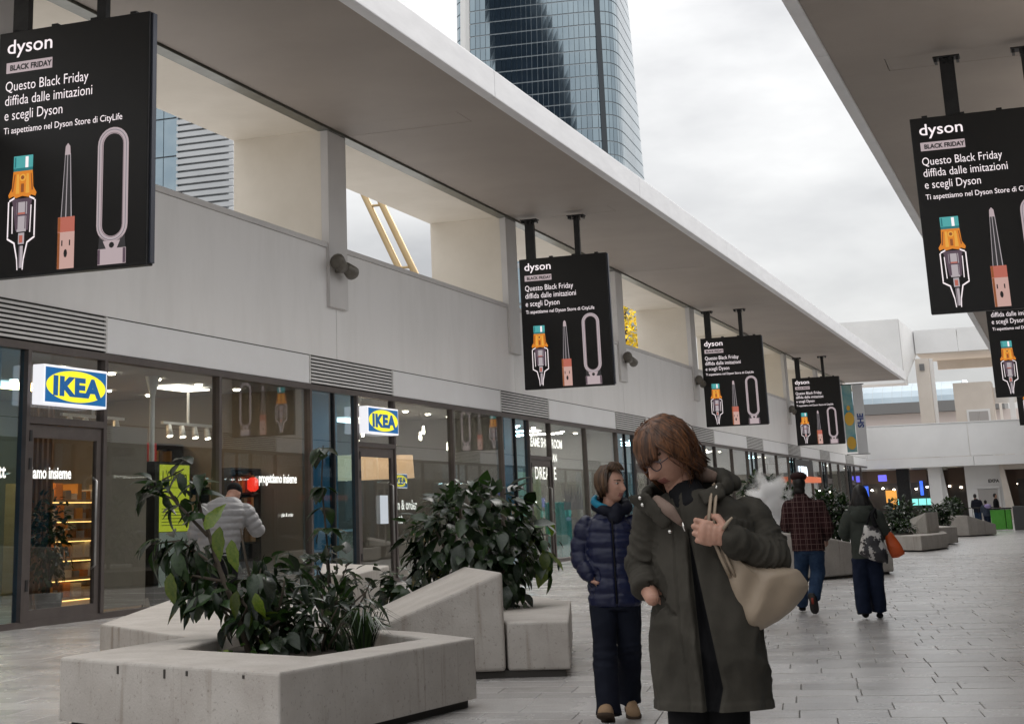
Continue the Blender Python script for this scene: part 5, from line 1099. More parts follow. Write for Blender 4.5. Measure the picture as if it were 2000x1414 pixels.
def disc(mb, c, nrm, r=.008, th=.004):
    nrm = Vector(nrm).normalized(); c = Vector(c); return mb.tube([c - nrm * th, c + nrm * th], r, 10)

# ------------------------------------------------------------------ woman in the olive parka
t = person('bowed brown haired woman in long dark olive parka holding her tote strap, nearest the camera', (-1.2, 5.8), 11.7)
HC = Vector((-.122, -.05, 1.527)); HR = Rz(-48) @ Rx(33) @ Ry(-4)
mb = MB(); head_pts(mb, HC, HR, 1.0)
limb(mb, [(-.06, -.01, 1.33), (-.085, -.02, 1.41), (-.105, -.03, 1.47)], [.058, .052, .05])
loft(mb, [(-.03, .035, .78, .11, .06), (-.03, .035, 1.0, .10, .06), (-.03, .03, 1.25, .12, .06), (-.04, .0, 1.36, .09, .055)])
limb(mb, [(-.17, .0, 1.30), (-.235, .03, 1.13), (-.205, -.07, 1.045)], [.042, .036, .026]); limb(mb, [(.13, .02, 1.29), (.20, -.03, 1.165), (.065, -.185, 1.235)], [.042, .036, .026])
hand_pts(mb, (.072, -.180, 1.236), (-1, -.22, .24), (-.16, -.1, -1), (0.05, 1, .05), 1.02, (24, 92, 62), (.1, .9))
hand_pts(mb, (-.212, -.050, 1.062), (.60, .16, -.60), (.5, .2, -.75), (.6, .5, -.2), .80, (8, 12, 8), (.1, .2))
for sg, kn in ((-1, 0), (1, .03)): limb(mb, [(-.040 + sg * .06, .01, .80), (-.05 + sg * .066, kn - .02, .45), (-.05 + sg * .066, kn, .08)], [.05, .045, .035])
me = vol_mesh(mb, .0034, 2, .4); finish(me, 'body', [SK1, SKL, BROW], t, None, face_mats(HC, HR)); eyes(t, HC, HR)
# coat
mb = MB(); loft(mb, [(-.02, .01, .60, .172, .152, -14), (-.02, .01, .70, .172, .150, -14), (-.02, .01, .80, .174, .148, -14), (-.022, .005, 1.0, .172, .135, -14), (-.022, .0, 1.18, .176, .128, -14), (-.022, -.005, 1.28, .182, .120, -14), (-.025, -.01, 1.335, .165, .105, -14), (-.035, -.01, 1.375, .120, .085, -14), (-.045, -.01, 1.40, .08, .07, -14)], 28)
armR = [(-.185, .0, 1.315), (-.232, .035, 1.15), (-.222, -.042, 1.068)]; armL = [(.145, .025, 1.300), (.205, -.02, 1.165), (.075, -.175, 1.228)]
limb(mb, armR, [.068, .055, .044], 14, False); ball(mb, armR[0], .071); limb(mb, armL, [.072, .064, .044])
for p, q in ((armR[1], armR[2]), (armL[1], armL[2])):
    p, q = Vector(p), Vector(q); d = (q - p).normalized(); mb.tube([q - d * .06, q - d * .045, q - d * .005, q + d * .002], [.050, .054, .053, .046], 14)
def xflap(z): return -.071 + (z - 1.286) * (-.035) if z > 1.15 else -.066 + (1.15 - z) * .034
def gapw(z): return 0 if z > 1.27 else (1.27 - z) * .12 if z > .76 else .061 - (.76 - z) * .3
segs_c = [(Vector(armR[0]), Vector(armR[1])), (Vector(armR[1]), Vector(armR[2])), (Vector(armL[0]), Vector(armL[1])), (Vector(armL[1]), Vector(armL[2]))]
def seg_t(p, a, b):
    d = b - a; k = max(0, min(1, (p - a).dot(d) / d.length_squared)); return k, (p - (a + d * k)).length
def coat_disp(co, n):
    best = min(range(4), key=lambda i: seg_t(co, *segs_c[i])[1]); k, dist = seg_t(co, *segs_c[best]); off = Vector()
    if dist < .088 and not (co.z < 1.0 and best < 2 and co.x > -.17):
        L_ = (k + (best % 2)) * 7.0; w_ = .35 + .65 * math.exp(-((k + best % 2 - 1) / .45) ** 2)
        off += n * (.008 * w_ * ridge(L_ * .9 + nz(co.x * 11, co.y * 11, co.z * 11) * 1.1, best * 3.1, co.x * 6 + co.y * 4) + .004 * nz(co.x * 30, co.y * 30, co.z * 30) + .010 * w_ * max(0, ridge(L_ * .9 + co.z * 7, best * 2.0 + co.x * 9, co.y * 5)) ** 4)
    else:
        f = max(0, min(1, (1.30 - co.z) / .3))
        off += n * (f * .021 * ridge(co.x * 6.5 + 3 + co.z * 1.6, co.y * 6, co.z * 1.3) + f * .010 * ridge(co.x * 15 - co.z * 5, co.y * 13, co.z * 3 + 5) + .006 * nz(co.x * 5 + co.z * 4, co.y * 6, co.z * 5) + .003 * nz(co.x * 20, co.y * 20, co.z * 12) + f * .013 * max(0, ridge(co.x * 4.5 + co.z * 3.2 + 1.7, co.y * 3, co.z * .9 - co.x * 2)) ** 4)
        if co.y < .03 and n.y < .2:
            s_ = co.x - xflap(co.z); g_ = gapw(co.z)
            if g_ > 0 and -.004 < s_ < g_ + .01:
                k2 = min(1, max(0, (s_ + .004) / .008)) * min(1, max(0, (g_ + .01 - s_) / .02)); off += Vector((0, .045 * k2, 0))
            elif -.02 < s_ <= -.004: off += n * .006
            if -.052 < s_ < -.046: off -= n * .005
    # stitched hem and pocket slot
    if co.z < .712: off += n * .003
    if co.z < .75: off += Vector((0, 0, .008 * nz(co.x * 9, co.y * 9, 1)))
    px = (co.x + .165) * .8 + (co.z - 1.04) * .6
    if abs(px) < .006 and -.215 < co.x < -.10 and .99 < co.z < 1.10 and n.y < 0: off -= n * .012
    return off
def coat_gap(c, n):
    s_ = c.x - xflap(c.z); g_ = gapw(c.z)
    if c.y > .05 or g_ <= 0 or min(seg_t(c, *segs_c[i])[1] for i in range(4)) < .07: return -1.0
    return max(-1.0, min(1.0, min(s_ - .002, g_ + .002 - s_) * 40))
def coat_material():
    m = fabric('coat_olive_open', (.031, .0285, .0235), (.054, .049, .0405)); n = m.node_tree; lk = n.links.new; b = n.nodes['Principled BSDF']; base = b.inputs['Base Color'].links[0].from_socket
    at_ = n.nodes.new('ShaderNodeAttribute'); at_.attribute_name = 'gap'; gt_ = n.nodes.new('ShaderNodeMath'); gt_.operation = 'GREATER_THAN'; gt_.inputs[1].default_value = 0; lk(at_.outputs['Fac'], gt_.inputs[0])
    mm = n.nodes.new('ShaderNodeMix'); mm.data_type = 'RGBA'; mm.inputs['B'].default_value = (.006, .006, .007, 1); lk(gt_.outputs[0], mm.inputs['Factor']); lk(base, mm.inputs['A']); lk(mm.outputs['Result'], b.inputs['Base Color']); return m
me = vol_mesh(mb, .0070, 4, .5); finish(me, 'coat', coat_material(), t, coat_disp, None, .688, coat_gap)
# hood and collar
mb = MB(); loft_pts = [(-.190, -.125, 1.325), (-.222, -.075, 1.372), (-.185, .02, 1.40), (-.10, .075, 1.435), (-.01, .075, 1.445), (.06, .03, 1.43), (.075, -.05, 1.405), (.035, -.115, 1.375)]
mb.tube(loft_pts, [.008, .014, .020, .030, .034, .030, .022, .010], 12, flat=1.3)
limb(mb, [(.0, .06, 1.42), (.06, .065, 1.43), (.105, .055, 1.415)], [.034, .034, .022], 12)
# lapels
mb.add([(-.262, -.10, 1.385), (-.20, -.145, 1.395), (-.12, -.155, 1.30), (-.145, -.14, 1.285), (-.262, -.075, 1.37), (-.20, -.115, 1.38), (-.12, -.13, 1.285), (-.15, -.115, 1.27)], [(3, 2, 1, 0), (4, 5, 6, 7), (0, 1, 5, 4), (1, 2, 6, 5), (2, 3, 7, 6), (3, 0, 4, 7)])
mb.add([(-.02, -.12, 1.385), (.055, -.125, 1.415), (.062, -.135, 1.372), (-.005, -.14, 1.345), (-.02, -.09, 1.385), (.055, -.095, 1.415), (.062, -.10, 1.372), (-.005, -.11, 1.345)], [(0, 1, 2, 3), (7, 6, 5, 4), (0, 4, 5, 1), (1, 5, 6, 2), (2, 6, 7, 3), (3, 7, 4, 0)])
me = vol_mesh(mb, .0065, 3, .5); finish(me, 'hood', F_OLIVE, t, lambda co, n: n * (.007 * ridge(co.x * 13, co.y * 13, co.z * 9) + .003 * nz(co.x * 40, co.y * 40, co.z * 40)))
mb = MB(); limb(mb, [(-.165, -.125, 1.365), (-.125, -.150, 1.33), (-.088, -.150, 1.285)], [.018, .022, .008], 10); child(mb, 'hood_lining', F_TAUPE, t); mb = MB(); limb(mb, [(-.01, .02, 1.45), (.03, .0, 1.44)], [.03, .02], 10); child(mb, 'hood_lining', F_TAUPE, t)
mb = MB(); loft(mb, [(-.05, -.035, 1.29, .075, .075), (-.058, -.035, 1.36, .068, .066), (-.068, -.02, 1.405, .062, .06), (-.078, -.015, 1.432, .056, .056)]); finish(vol_mesh(mb, .007, 2), 'sweater', F_BLACK, t, lambda co, n: n * .004 * nz(co.x * 30, co.y * 30, co.z * 60))
for c in ((-.222, -.137, 1.375), (-.215, -.128, 1.352), (-.128, -.152, 1.262), (.04, -.128, 1.402), (-.038, -.142, 1.268)): child(disc(MB(), c, (0, -1, .2), .0065, .004), 'snap', METAL, t)
child(MB().tube([(-.085, -.153, 1.29), (-.078, -.154, 1.262)], .004, 6), 'zip_pull', METAL, t)
# trousers and shoes
mb = MB(); loft(mb, [(-.035, .01, .86, .12, .09), (-.035, .01, .74, .125, .10)])
for sg, kn in ((-1, 0), (1, .03)): limb(mb, [(-.040 + sg * .062, .01, .78), (-.05 + sg * .066, kn - .02, .45), (-.05 + sg * .068, kn, .10)], [.072, .070, .065])
finish(vol_mesh(mb, .01, 3), 'trousers', F_DARKT, t, lambda co, n: n * .006 * ridge(co.x * 9, co.y * 9, co.z * 6))
for sg, kn in ((-1, 0), (1, .03)): child(shoe(MB(), (-.05 + sg * .068, kn + .05, .02), (-.055 + sg * .075, kn - .19, .02)), 'shoe', F_DARKT, t)
# hair: base cap plus locks
rr = random.Random(11); mb = MB(); locks = []
for k in range(520):
    az = rr.uniform(88, 312); end = rr.uniform(-52, -30) if az > 170 else rr.uniform(-34, -10); lf = rr.uniform(.02, .14)
    a0 = az + rr.uniform(-15, 15) * .5; fl = rr.uniform(.0, .16)
    locks.append(([(a0, 82, .03), (az, 55, .05 + lf * .6), (az, 25, .06 + lf), (az, 0, .06 + lf), (az + rr.uniform(-6, 6), end * .55, .05 + lf), (az + rr.uniform(-12, 12), end, lf + fl)], rr.uniform(.004, .0095)))
for k in range(200):
    a0 = rr.uniform(10, 70); a1 = rr.uniform(-48, 48); locks.append(([(a0, 80, .03), (a0 * .5 + a1 * .5 + 8, 62, .10), (a1 + 6, 44, .15), (a1, 28, .15), (a1 - 6, rr.uniform(14, 24), .13), (a1 - 12, rr.uniform(4, 14), .10 + rr.uniform(0, .05))], rr.uniform(.0035, .008)))
for k in range(190):
    a0 = rr.uniform(40, 90); az = rr.uniform(42, 92); locks.append(([(a0, 75, .05), (az, 52, .13), (az + 6, 28, .16), (az + 22, 4, .15), (az + 38, -18, .15), (az + 50, -34, .22 + rr.uniform(0, .34))], rr.uniform(.004, .009)))
for k in range(120):
    az = rr.uniform(-95, -48); locks.append(([(az * .6, 78, .04), (az, 52, .11), (az, 22, .13), (az + 3, -5, .12), (az + 10, rr.uniform(-30, -12), .10)], rr.uniform(.004, .008)))
for k in range(70):
    az = rr.uniform(60, 300); e0 = rr.uniform(10, 70); locks.append(([(az, e0, .12), (az + rr.uniform(-20, 20), e0 - 25, .16 + rr.uniform(0, .08)), (az + rr.uniform(-30, 30), e0 - 55, .18 + rr.uniform(0, .2)), (az + rr.uniform(-40, 40), e0 - 85, .22 + rr.uniform(0, .25))], .0022))
rr.shuffle(locks); hair_locks(mb, HC, HR, 1.0, locks, rr); cap = MB(); ball(cap, HC + HR @ Vector((0, .016, .018)), (.082, .090, .108), 28, HR); mb.add(cap.v, cap.f)
hair_obj(mb, H_BROWN, t)
# glasses
gl = MB()
for sg in (-1, 1):
    ring_ = [HC + HR @ Vector((sg * .034 + .023 * math.cos(a * .449), -.100 + .010 * abs(math.cos(a * .449)) * (1 if sg * math.cos(a * .449) > 0 else 0), .004 + .018 * math.sin(a * .449))) for a in range(15)]; gl.tube(ring_, .0022, 6)
    gl.tube([HC + HR @ Vector((sg * .057, -.092, .008)), HC + HR @ Vector((sg * .080, -.02, .006))], .002, 6)
gl.tube([HC + HR @ Vector((-.011, -.103, .008)), HC + HR @ Vector((.011, -.103, .008))], .002, 6); child(gl, 'glasses', mat('glasses_frame', (.04, .025, .03), rough=.3), t)
ring_c = Vector((-.055, -.236, 1.232))
# tote bag
def tote(label, O, phi):
    T = thing('tote_bag', label, 'bag', (O[0], O[1], .94)); T.rotation_euler = (0, 0, R_(phi))
    out = [(.026, 1.215), (.040, 1.11), (.066, 1.015), (.099, .947), (.125, .935), (.155, .937), (.21, .962), (.256, .991), (.300, 1.033), (.322, 1.066), (.318, 1.085), (.292, 1.125), (.25, 1.135), (.13, 1.15), (.075, 1.185), (.045, 1.22)]
    cx, cz = .165, 1.09; n = len(out); N = 56; per = []
    def outline(u):
        f = u * n; i = int(f) % n; k = f - int(f); a, b = out[i], out[(i + 1) % n]; return (a[0] + (b[0] - a[0]) * k, a[1] + (b[1] - a[1]) * k)
    m2 = MB(); rows = 12; vs = []
    for side in (-1, 1):
        for r in range(rows + 1):
            q = r / rows
            for k in range(N):
                px_, pz_ = outline(k / N); x = cx + (px_ - cx) * q; z = cz + (pz_ - cz) * q
                th = .058 * (1 - q ** 3.2) ** .55 if q < 1 else 0
                fold = .016 * ridge((x - .05) * 13 - (z - 1.0) * 9, side * 2.0, (z + x) * 2.2) * (1 - q ** 5) + .007 * nz(x * 16, side, z * 16) * (1 - q ** 4)
                vs.append((x, -.118 + .10 * (x - .03) / .3 + side * (th + fold), z - .94))
    fs = []
    o_ = (rows + 1) * N
    for s_ in (0, 1):
        for r in range(rows):
            for k in range(N):
                a, b, c, d = s_ * o_ + r * N + k, s_ * o_ + r * N + (k + 1) % N, s_ * o_ + (r + 1) * N + (k + 1) % N, s_ * o_ + (r + 1) * N + k
                fs.append((a, b, c, d) if s_ else (d, c, b, a))
    m2.add(vs, fs); child(m2, 'pouch', F_BAG, T)
    z_ = .94
    for dx in (0, .017):
        st = [(.060 + dx, -.150, 1.11 - z_), (.040 + dx, -.165, 1.16 - z_), (.022 + dx, -.165, 1.21 - z_), (.004 + dx, -.158, 1.255 - z_), (.004 + dx, -.160, 1.30 - z_), (.012 + dx, -.152, 1.345 - z_), (.020 + dx, -.12, 1.392 - z_), (.03 + dx, -.05, 1.412 - z_), (.05 + dx, .07, 1.37 - z_), (.12 + dx, .10, 1.28 - z_), (.19 + dx, .0, 1.17 - z_)]
        m3 = MB(); m3.tube(st, .0082, 8, flat=.6); child(m3, 'strap', F_BAG, T)
    child(MB().tube([(.05, -.20, 1.265 - z_), (.066, -.205, 1.287 - z_), (.082, -.20, 1.302 - z_)], [.006, .006, .004], 8), 'strap_end', F_BAG, T)
    return T
tote('beige leather tote bag hanging from the shoulder of the woman in the olive parka', (-1.2, 5.8), 11.7)
# ------------------------------------------------------------------ woman in the navy puffer
def quilt(segs, torso_r, pitch, amp, z0=0.0, rad=.085, extra=None):
    def f(co, n):
        best = min(range(len(segs)), key=lambda i: seg_t(co, *segs[i])[1]); k, dist = seg_t(co, *segs[best])
        if dist < rad:
            L_ = sum((segs[i][1] - segs[i][0]).length for i in range(best - best % 2, best)) + k * (segs[best][1] - segs[best][0]).length
        else: L_ = co.z - z0 + .012 * nz(co.x * 6, co.y * 6, 0)
        q = abs(math.sin(math.pi * L_ / pitch)) ** .55
        off = n * amp * (q - .6) + n * .004 * nz(co.x * 24, co.y * 24, co.z * 24) + n * .005 * nz(co.x * 9 + 4, co.y * 9, co.z * 40)
        if extra: off += extra(co, n)
        return off
    return f
t = person('short haired woman in shiny navy quilted jacket, hands in pockets, looking right', (-3.0, 11.25), 14.9)
HC = Vector((.022, -.01, 1.515)); HR = Rz(52) @ Rx(2)
mb = MB(); head_pts(mb, HC, HR, 1.04); limb(mb, [(-.005, .02, 1.28), (.005, .015, 1.36), (.015, .01, 1.44)], [.06, .055, .052])
loft(mb, [(0, 0, .80, .12, .09), (0, 0, 1.05, .11, .08), (0, 0, 1.22, .13, .08), (0, 0, 1.30, .09, .06)])
limb(mb, [(-.15, 0, 1.24), (-.215, .03, 1.05), (-.15, -.08, .90)], [.04, .035, .026]); limb(mb, [(.15, 0, 1.24), (.215, .03, 1.05), (.15, -.08, .90)], [.04, .035, .026])
hand_pts(mb, (-.15, -.08, .90), (.6, .45, -.5), (.3, .8, 0), (.8, .2, .3), .9, (15, 20, 10)); hand_pts(mb, (.15, -.08, .90), (-.6, .45, -.5), (-.3, .8, 0), (-.8, .2, .3), .9, (15, 20, 10))
limb(mb, [(-.08, 0, .80), (-.088, -.12, .42), (-.085, -.24, .08)], [.07, .045, .032]); limb(mb, [(.085, .0, .80), (.075, .03, .43), (.06, .17, .10)], [.07, .045, .032])
finish(vol_mesh(mb, .0052, 2, .4), 'body', [SK1, SKL, BROW], t, None, face_mats(HC, HR, 1.04)); eyes(t, HC, HR, 1.04)
mb = MB(); loft(mb, [(0, 0, .715, .172, .125), (0, 0, .80, .178, .13), (0, 0, .95, .168, .122), (-.002, 0, 1.12, .175, .125), (-.005, 0, 1.22, .178, .115), (-.008, .005, 1.285, .145, .095), (-.005, .008, 1.33, .085, .075)], 24)
aR = [(-.165, .01, 1.255), (-.222, .03, 1.06), (-.158, -.07, .915)]; aL = [(.155, .01, 1.255), (.215, .03, 1.06), (.16, -.07, .915)]
limb(mb, aR, [.075, .068, .056]); limb(mb, aL, [.075, .068, .056])
sg_ = [(Vector(aR[0]), Vector(aR[1])), (Vector(aR[1]), Vector(aR[2])), (Vector(aL[0]), Vector(aL[1])), (Vector(aL[1]), Vector(aL[2]))]
def zipline(co, n):
    o = Vector()
    if n.y < -.3 and abs(co.x - .012) < .012 and co.z < 1.32: o += Vector((0, .012 * (1 - abs(co.x - .012) / .012), 0))
    if abs(co.x + .135 + (co.z - .85) * -.25) < .006 and .78 < co.z < .93 and n.y < 0: o -= n * .012
    return o
finish(vol_mesh(mb, .0085, 3), 'jacket', F_PUFF, t, quilt(sg_, .17, .098, .017, .02, .082, zipline))
child(MB().tube([(.012, -.118, 1.32), (.012, -.128, 1.15), (.012, -.128, .95), (.012, -.134, .74)], .006, 6), 'zip', F_BLACK, t)
mb = MB(); cl = [(.06, -.085, 1.33), (-.03, -.075, 1.345), (-.09, -.01, 1.375), (-.07, .07, 1.40), (.02, .10, 1.41), (.10, .06, 1.39), (.12, -.02, 1.36), (.06, -.085, 1.33)]
limb(mb, cl, [.030, .032, .034, .038, .040, .038, .034, .030]); limb(mb, [(.03, -.08, 1.30), (.05, -.075, 1.36)], [.05, .035]); finish(vol_mesh(mb, .008, 2), 'hood', fabric('hood_dark_navy', (.006, .007, .014), (.011, .012, .02), 5, .6), t, lambda co, n: n * .006 * ridge(co.x * 14, co.y * 14, co.z * 14))
mb = MB(); limb(mb, [(-.105, -.035, 1.405), (-.07, -.055, 1.378), (-.02, -.075, 1.372)], [.024, .026, .012]); limb(mb, [(-.105, -.02, 1.42), (-.09, .02, 1.44)], [.02, .015]); finish(vol_mesh(mb, .006, 1), 'hood_lining', F_TEALL, t)
mb = MB(); loft(mb, [(0, 0, .86, .135, .10), (0, 0, .76, .15, .11), (0, -.005, .70, .15, .11)])
limb(mb, [(-.078, 0, .74), (-.088, -.12, .42), (-.085, -.23, .13), (-.085, -.25, .06)], [.094, .072, .078, .086], 16, False); limb(mb, [(.082, .0, .74), (.075, .03, .43), (.062, .16, .16), (.06, .18, .09)], [.094, .072, .074, .080], 16, False)
finish(vol_mesh(mb, .0085, 3), 'trousers', F_NAVYP, t, lambda co, n: n * (.008 * ridge(co.x * 8, co.y * 8, co.z * 5 + 2) + .010 * math.exp(-((co.z - .42) / .09) ** 2) * ridge(co.x * 6, co.y * 10, co.z * 22)))
s1 = child(shoe(MB(), (-.085, -.21, .03), (-.11, -.45, .10), 1, .054, .095), 'shoe', F_TAN, t); child(sole(MB(), (-.085, -.21, .03), (-.11, -.45, .10), .054, .024), 'sole', fabric('sole_brown', (.05, .035, .025), (.08, .055, .04)), s1)
s2 = child(shoe(MB(), (.06, .22, .06), (.085, -.01, .022), 1, .05, .085), 'shoe', F_TAN, t); child(sole(MB(), (.06, .22, .06), (.085, -.01, .022), .05), 'sole', bpy.data.materials['sole_brown'], s2)
for k in range(4): child(MB().tube([(.043 + .012 * (k % 2), .11 - .028 * k, .105 - .014 * k), (.093 - .008 * (k % 2), .102 - .028 * k, .103 - .014 * k)], .0045, 6), 'lace', fabric('lace_cream', (.4, .32, .24), (.45, .36, .28)) if k == 0 else bpy.data.materials['lace_cream'], s2)
rr = random.Random(21); mb = MB(); locks = []
for k in range(420):
    az = rr.uniform(80, 285); end = rr.uniform(-40, -15) if abs(az - 180) < 70 else rr.uniform(-28, -2); lf = rr.uniform(.06, .2)
    locks.append(([(az + 20, 80, .08), (az, 55, .10 + lf * .6), (az, 25, .08 + lf), (az, 0, .05 + lf * .8), (az + rr.uniform(-8, 8), end, .03 + lf * .5)], rr.uniform(.005, .010)))
for k in range(170):
    a1 = rr.uniform(-70, 60); locks.append(([(a1 * .4 - 60, 70, .12), (a1 * .6 - 30, 74, .24), (a1 * .9, 66, .30), (a1 * .9 - 6, 54, .27), (a1 - 16, rr.uniform(38, 48), .14 + rr.uniform(0, .12))], rr.uniform(.0045, .009)))
for k in range(50):
    az = rr.uniform(-104, -74); locks.append(([(az * .6, 75, .10), (az, 50, .16), (az - 6, 25, .14), (az - 14, 2, .08), (az - 22, rr.uniform(-30, -12), .06)], rr.uniform(.008, .013)))
hair_locks(mb, HC, HR, 1.04, locks, rr); ball(mb, HC + HR @ Vector((0, .018, .02)), (.084, .092, .114), 24, HR); hair_obj(mb, H_BROWN2, t)

# ------------------------------------------------------------------ man in plaid overshirt seen from behind
def plaidmat():
    m = fabric('plaid_wool', (.020, .008, .009), (.032, .012, .013), 5); n = m.node_tree; lk = n.links.new; b = n.nodes['Principled BSDF']; base = b.inputs['Base Color'].links[0].from_socket
    tcn = n.nodes.new('ShaderNodeTexCoord'); sp = n.nodes.new('ShaderNodeSeparateXYZ'); lk(tcn.outputs['Object'], sp.inputs[0]); facs = []
    for ax, fq, ph, wd in (('X', 15, .5, .09), ('Z', 15, .2, .09), ('X', 7.5, .1, .05), ('Z', 7.5, .6, .05)):
        a = n.nodes.new('ShaderNodeMath'); a.operation = 'MULTIPLY_ADD'; a.inputs[1].default_value = fq; a.inputs[2].default_value = ph + 20; lk(sp.outputs[ax], a.inputs[0])
        f = n.nodes.new('ShaderNodeMath'); f.operation = 'FRACT'; lk(a.outputs[0], f.inputs[0]); c = n.nodes.new('ShaderNodeMath'); c.operation = 'LESS_THAN'; c.inputs[1].default_value = wd; lk(f.outputs[0], c.inputs[0]); facs.append(c)
    mx_ = facs[0].outputs[0]
    for q in facs[1:]:
        k = n.nodes.new('ShaderNodeMath'); k.operation = 'MAXIMUM'; lk(mx_, k.inputs[0]); lk(q.outputs[0], k.inputs[1]); mx_ = k.outputs[0]
    mm = n.nodes.new('ShaderNodeMix'); mm.data_type = 'RGBA'; mm.inputs['B'].default_value = (.16, .10, .09, 1); sc = n.nodes.new('ShaderNodeMath'); sc.operation = 'MULTIPLY'; sc.inputs[1].default_value = .75
    lk(mx_, sc.inputs[0]); lk(sc.outputs[0], mm.inputs['Factor']); lk(base, mm.inputs['A']); lk(mm.outputs['Result'], b.inputs['Base Color']); return m
folds = lambda a: (lambda co, n: n * a * (ridge(co.x * 7 + 1, co.y * 7, co.z * 4) + .5 * nz(co.x * 16, co.y * 16, co.z * 16)))
t = person('man in flat cap, dark red plaid overshirt and blue jeans walking away', (-3.32, 22.3), 8.5)
HC = Vector((-.05, .02, 1.635)); HR = Rz(172)
mb = MB(); head_pts(mb, HC, HR, 1.04); limb(mb, [(-.04, .02, 1.40), (-.045, .02, 1.50), (-.05, .02, 1.56)], [.07, .064, .06]); loft(mb, [(0, 0, .85, .13, .09), (0, 0, 1.1, .13, .09), (-.01, 0, 1.3, .16, .09), (-.02, 0, 1.42, .08, .06)])
limb(mb, [(-.2, 0, 1.34), (-.27, .0, 1.06), (-.20, .2, 1.15)], [.05, .04, .03]); limb(mb, [(.18, 0, 1.34), (.26, .0, 1.04), (.24, .2, .92)], [.05, .04, .03])
hand_pts(mb, (-.20, .2, 1.15), (.3, .6, .5), (.8, 0, -.3), (.3, .3, .6), 1.05, (60, 70, 40)); hand_pts(mb, (.24, .2, .92), (0, .7, -.5), (-.2, .6, .6), (-1, 0, 0), 1.05, (25, 30, 20))
limb(mb, [(-.09, 0, .84), (-.125, .16, .45), (-.145, .32, .1)], [.08, .055, .04]); limb(mb, [(.09, 0, .84), (.085, .02, .48), (.0, -.22, .25)], [.08, .055, .04])
finish(vol_mesh(mb, .009, 2, .4), 'body', SK1, t)
mb = MB(); loft(mb, [(0, 0, .70, .205, .14), (0, 0, .9, .205, .14), (-.005, 0, 1.1, .21, .14), (-.015, 0, 1.28, .225, .13), (-.02, .005, 1.38, .18, .105), (-.035, .01, 1.45, .09, .08), (-.045, .015, 1.49, .075, .07)], 24)
limb(mb, [(-.205, 0, 1.335), (-.275, .0, 1.07), (-.21, .17, 1.13)], [.085, .072, .055]); limb(mb, [(.18, 0, 1.33), (.265, -.01, 1.05), (.235, .16, .94)], [.085, .075, .058])
finish(vol_mesh(mb, .013, 3), 'overshirt', plaidmat(), t, folds(.008), None, .775)
mb = MB(); loft(mb, [(0, 0, .86, .165, .12), (0, 0, .74, .17, .125)]); limb(mb, [(-.09, 0, .76), (-.125, .16, .45), (-.145, .32, .09)], [.100, .080, .070], 14, False); limb(mb, [(.088, 0, .76), (.088, .02, .50), (.03, -.15, .28), (.01, -.22, .20)], [.105, .088, .078, .076], 14, False)
finish(vol_mesh(mb, .012, 3), 'jeans', F_DENIM, t, folds(.010))
so1 = child(shoe(MB(), (-.012, -.26, .26), (.02, -.21, .02), 1, .05, .085), 'shoe', F_DARKT, t); child(sole(MB(), (-.012, -.262, .26), (.02, -.212, .02), .054, .03), 'sole', mat('sole_black', (.015, .013, .012), rough=.7), so1); child(MB().obox((-.01, -.315, .17), .03, .006, .08, Rx(10)), 'sole_patch', mat('sole_red', (.25, .03, .015), rough=.6), so1)
child(shoe(MB(), (-.145, .29, .03), (-.15, .54, .03), 1, .05, .09), 'shoe', F_DARKT, t)
F_CAP = fabric('cap_maroon', (.020, .009, .009), (.034, .015, .015)); mb = MB(); ball(mb, HC + Vector((.0, .01, .075)), (.108, .125, .062), 20); ball(mb, HC + Vector((-.01, .10, .06)), (.085, .07, .02), 14); finish(vol_mesh(mb, .008, 2), 'cap', F_CAP, t, folds(.003))
mb = MB(); ball(mb, HC + Vector((0, -.018, -.005)), (.082, .092, .10), 20); limb(mb, [HC + Vector((-.02, -.03, -.09)), HC + Vector((.01, -.03, -.10))], [.06, .06]); finish(vol_mesh(mb, .008, 2), 'hair', H_DARK, t, folds(.006))
# ------------------------------------------------------------------ vapour cloud
mb = MB(); ball(mb, (-3.84, 22.6, 1.33), (.40, .28, .56), 28, Ry(-14)); sm = mb.mesh('vapour', [])
vm = bpy.data.materials.new('vapour'); vm.use_nodes = True; n = vm.node_tree; n.nodes.clear(); lk = n.links.new
vo = n.nodes.new('ShaderNodeOutputMaterial'); pvn = n.nodes.new('ShaderNodeVolumePrincipled'); pvn.inputs['Color'].default_value = (1, 1, 1, 1); pvn.inputs['Anisotropy'].default_value = 0
gm = n.nodes.new('ShaderNodeNewGeometry'); tn = n.nodes.new('ShaderNodeTexNoise'); tn.inputs['Scale'].default_value = 3.4; tn.inputs['Detail'].default_value = 7; tn.inputs['Roughness'].default_value = .6; tn.inputs['Distortion'].default_value = .9; lk(gm.outputs['Position'], tn.inputs['Vector'])
mp_ = n.nodes.new('ShaderNodeMapping'); mp_.vector_type = 'TEXTURE'; mp_.inputs['Location'].default_value = (-3.84, 22.6, 1.33); mp_.inputs['Rotation'].default_value = (0, R_(-14), 0); mp_.inputs['Scale'].default_value = (.40, .28, .56); lk(gm.outputs['Position'], mp_.inputs['Vector'])
ln_ = n.nodes.new('ShaderNodeVectorMath'); ln_.operation = 'LENGTH'; lk(mp_.outputs[0], ln_.inputs[0])
ma = n.nodes.new('ShaderNodeMath'); ma.operation = 'MULTIPLY_ADD'; ma.inputs[1].default_value = 2.6; ma.inputs[2].default_value = -.95; lk(tn.outputs['Fac'], ma.inputs[0])
sb = n.nodes.new('ShaderNodeMath'); sb.operation = 'SUBTRACT'; lk(ma.outputs[0], sb.inputs[0]); lk(ln_.outputs['Value'], sb.inputs[1])
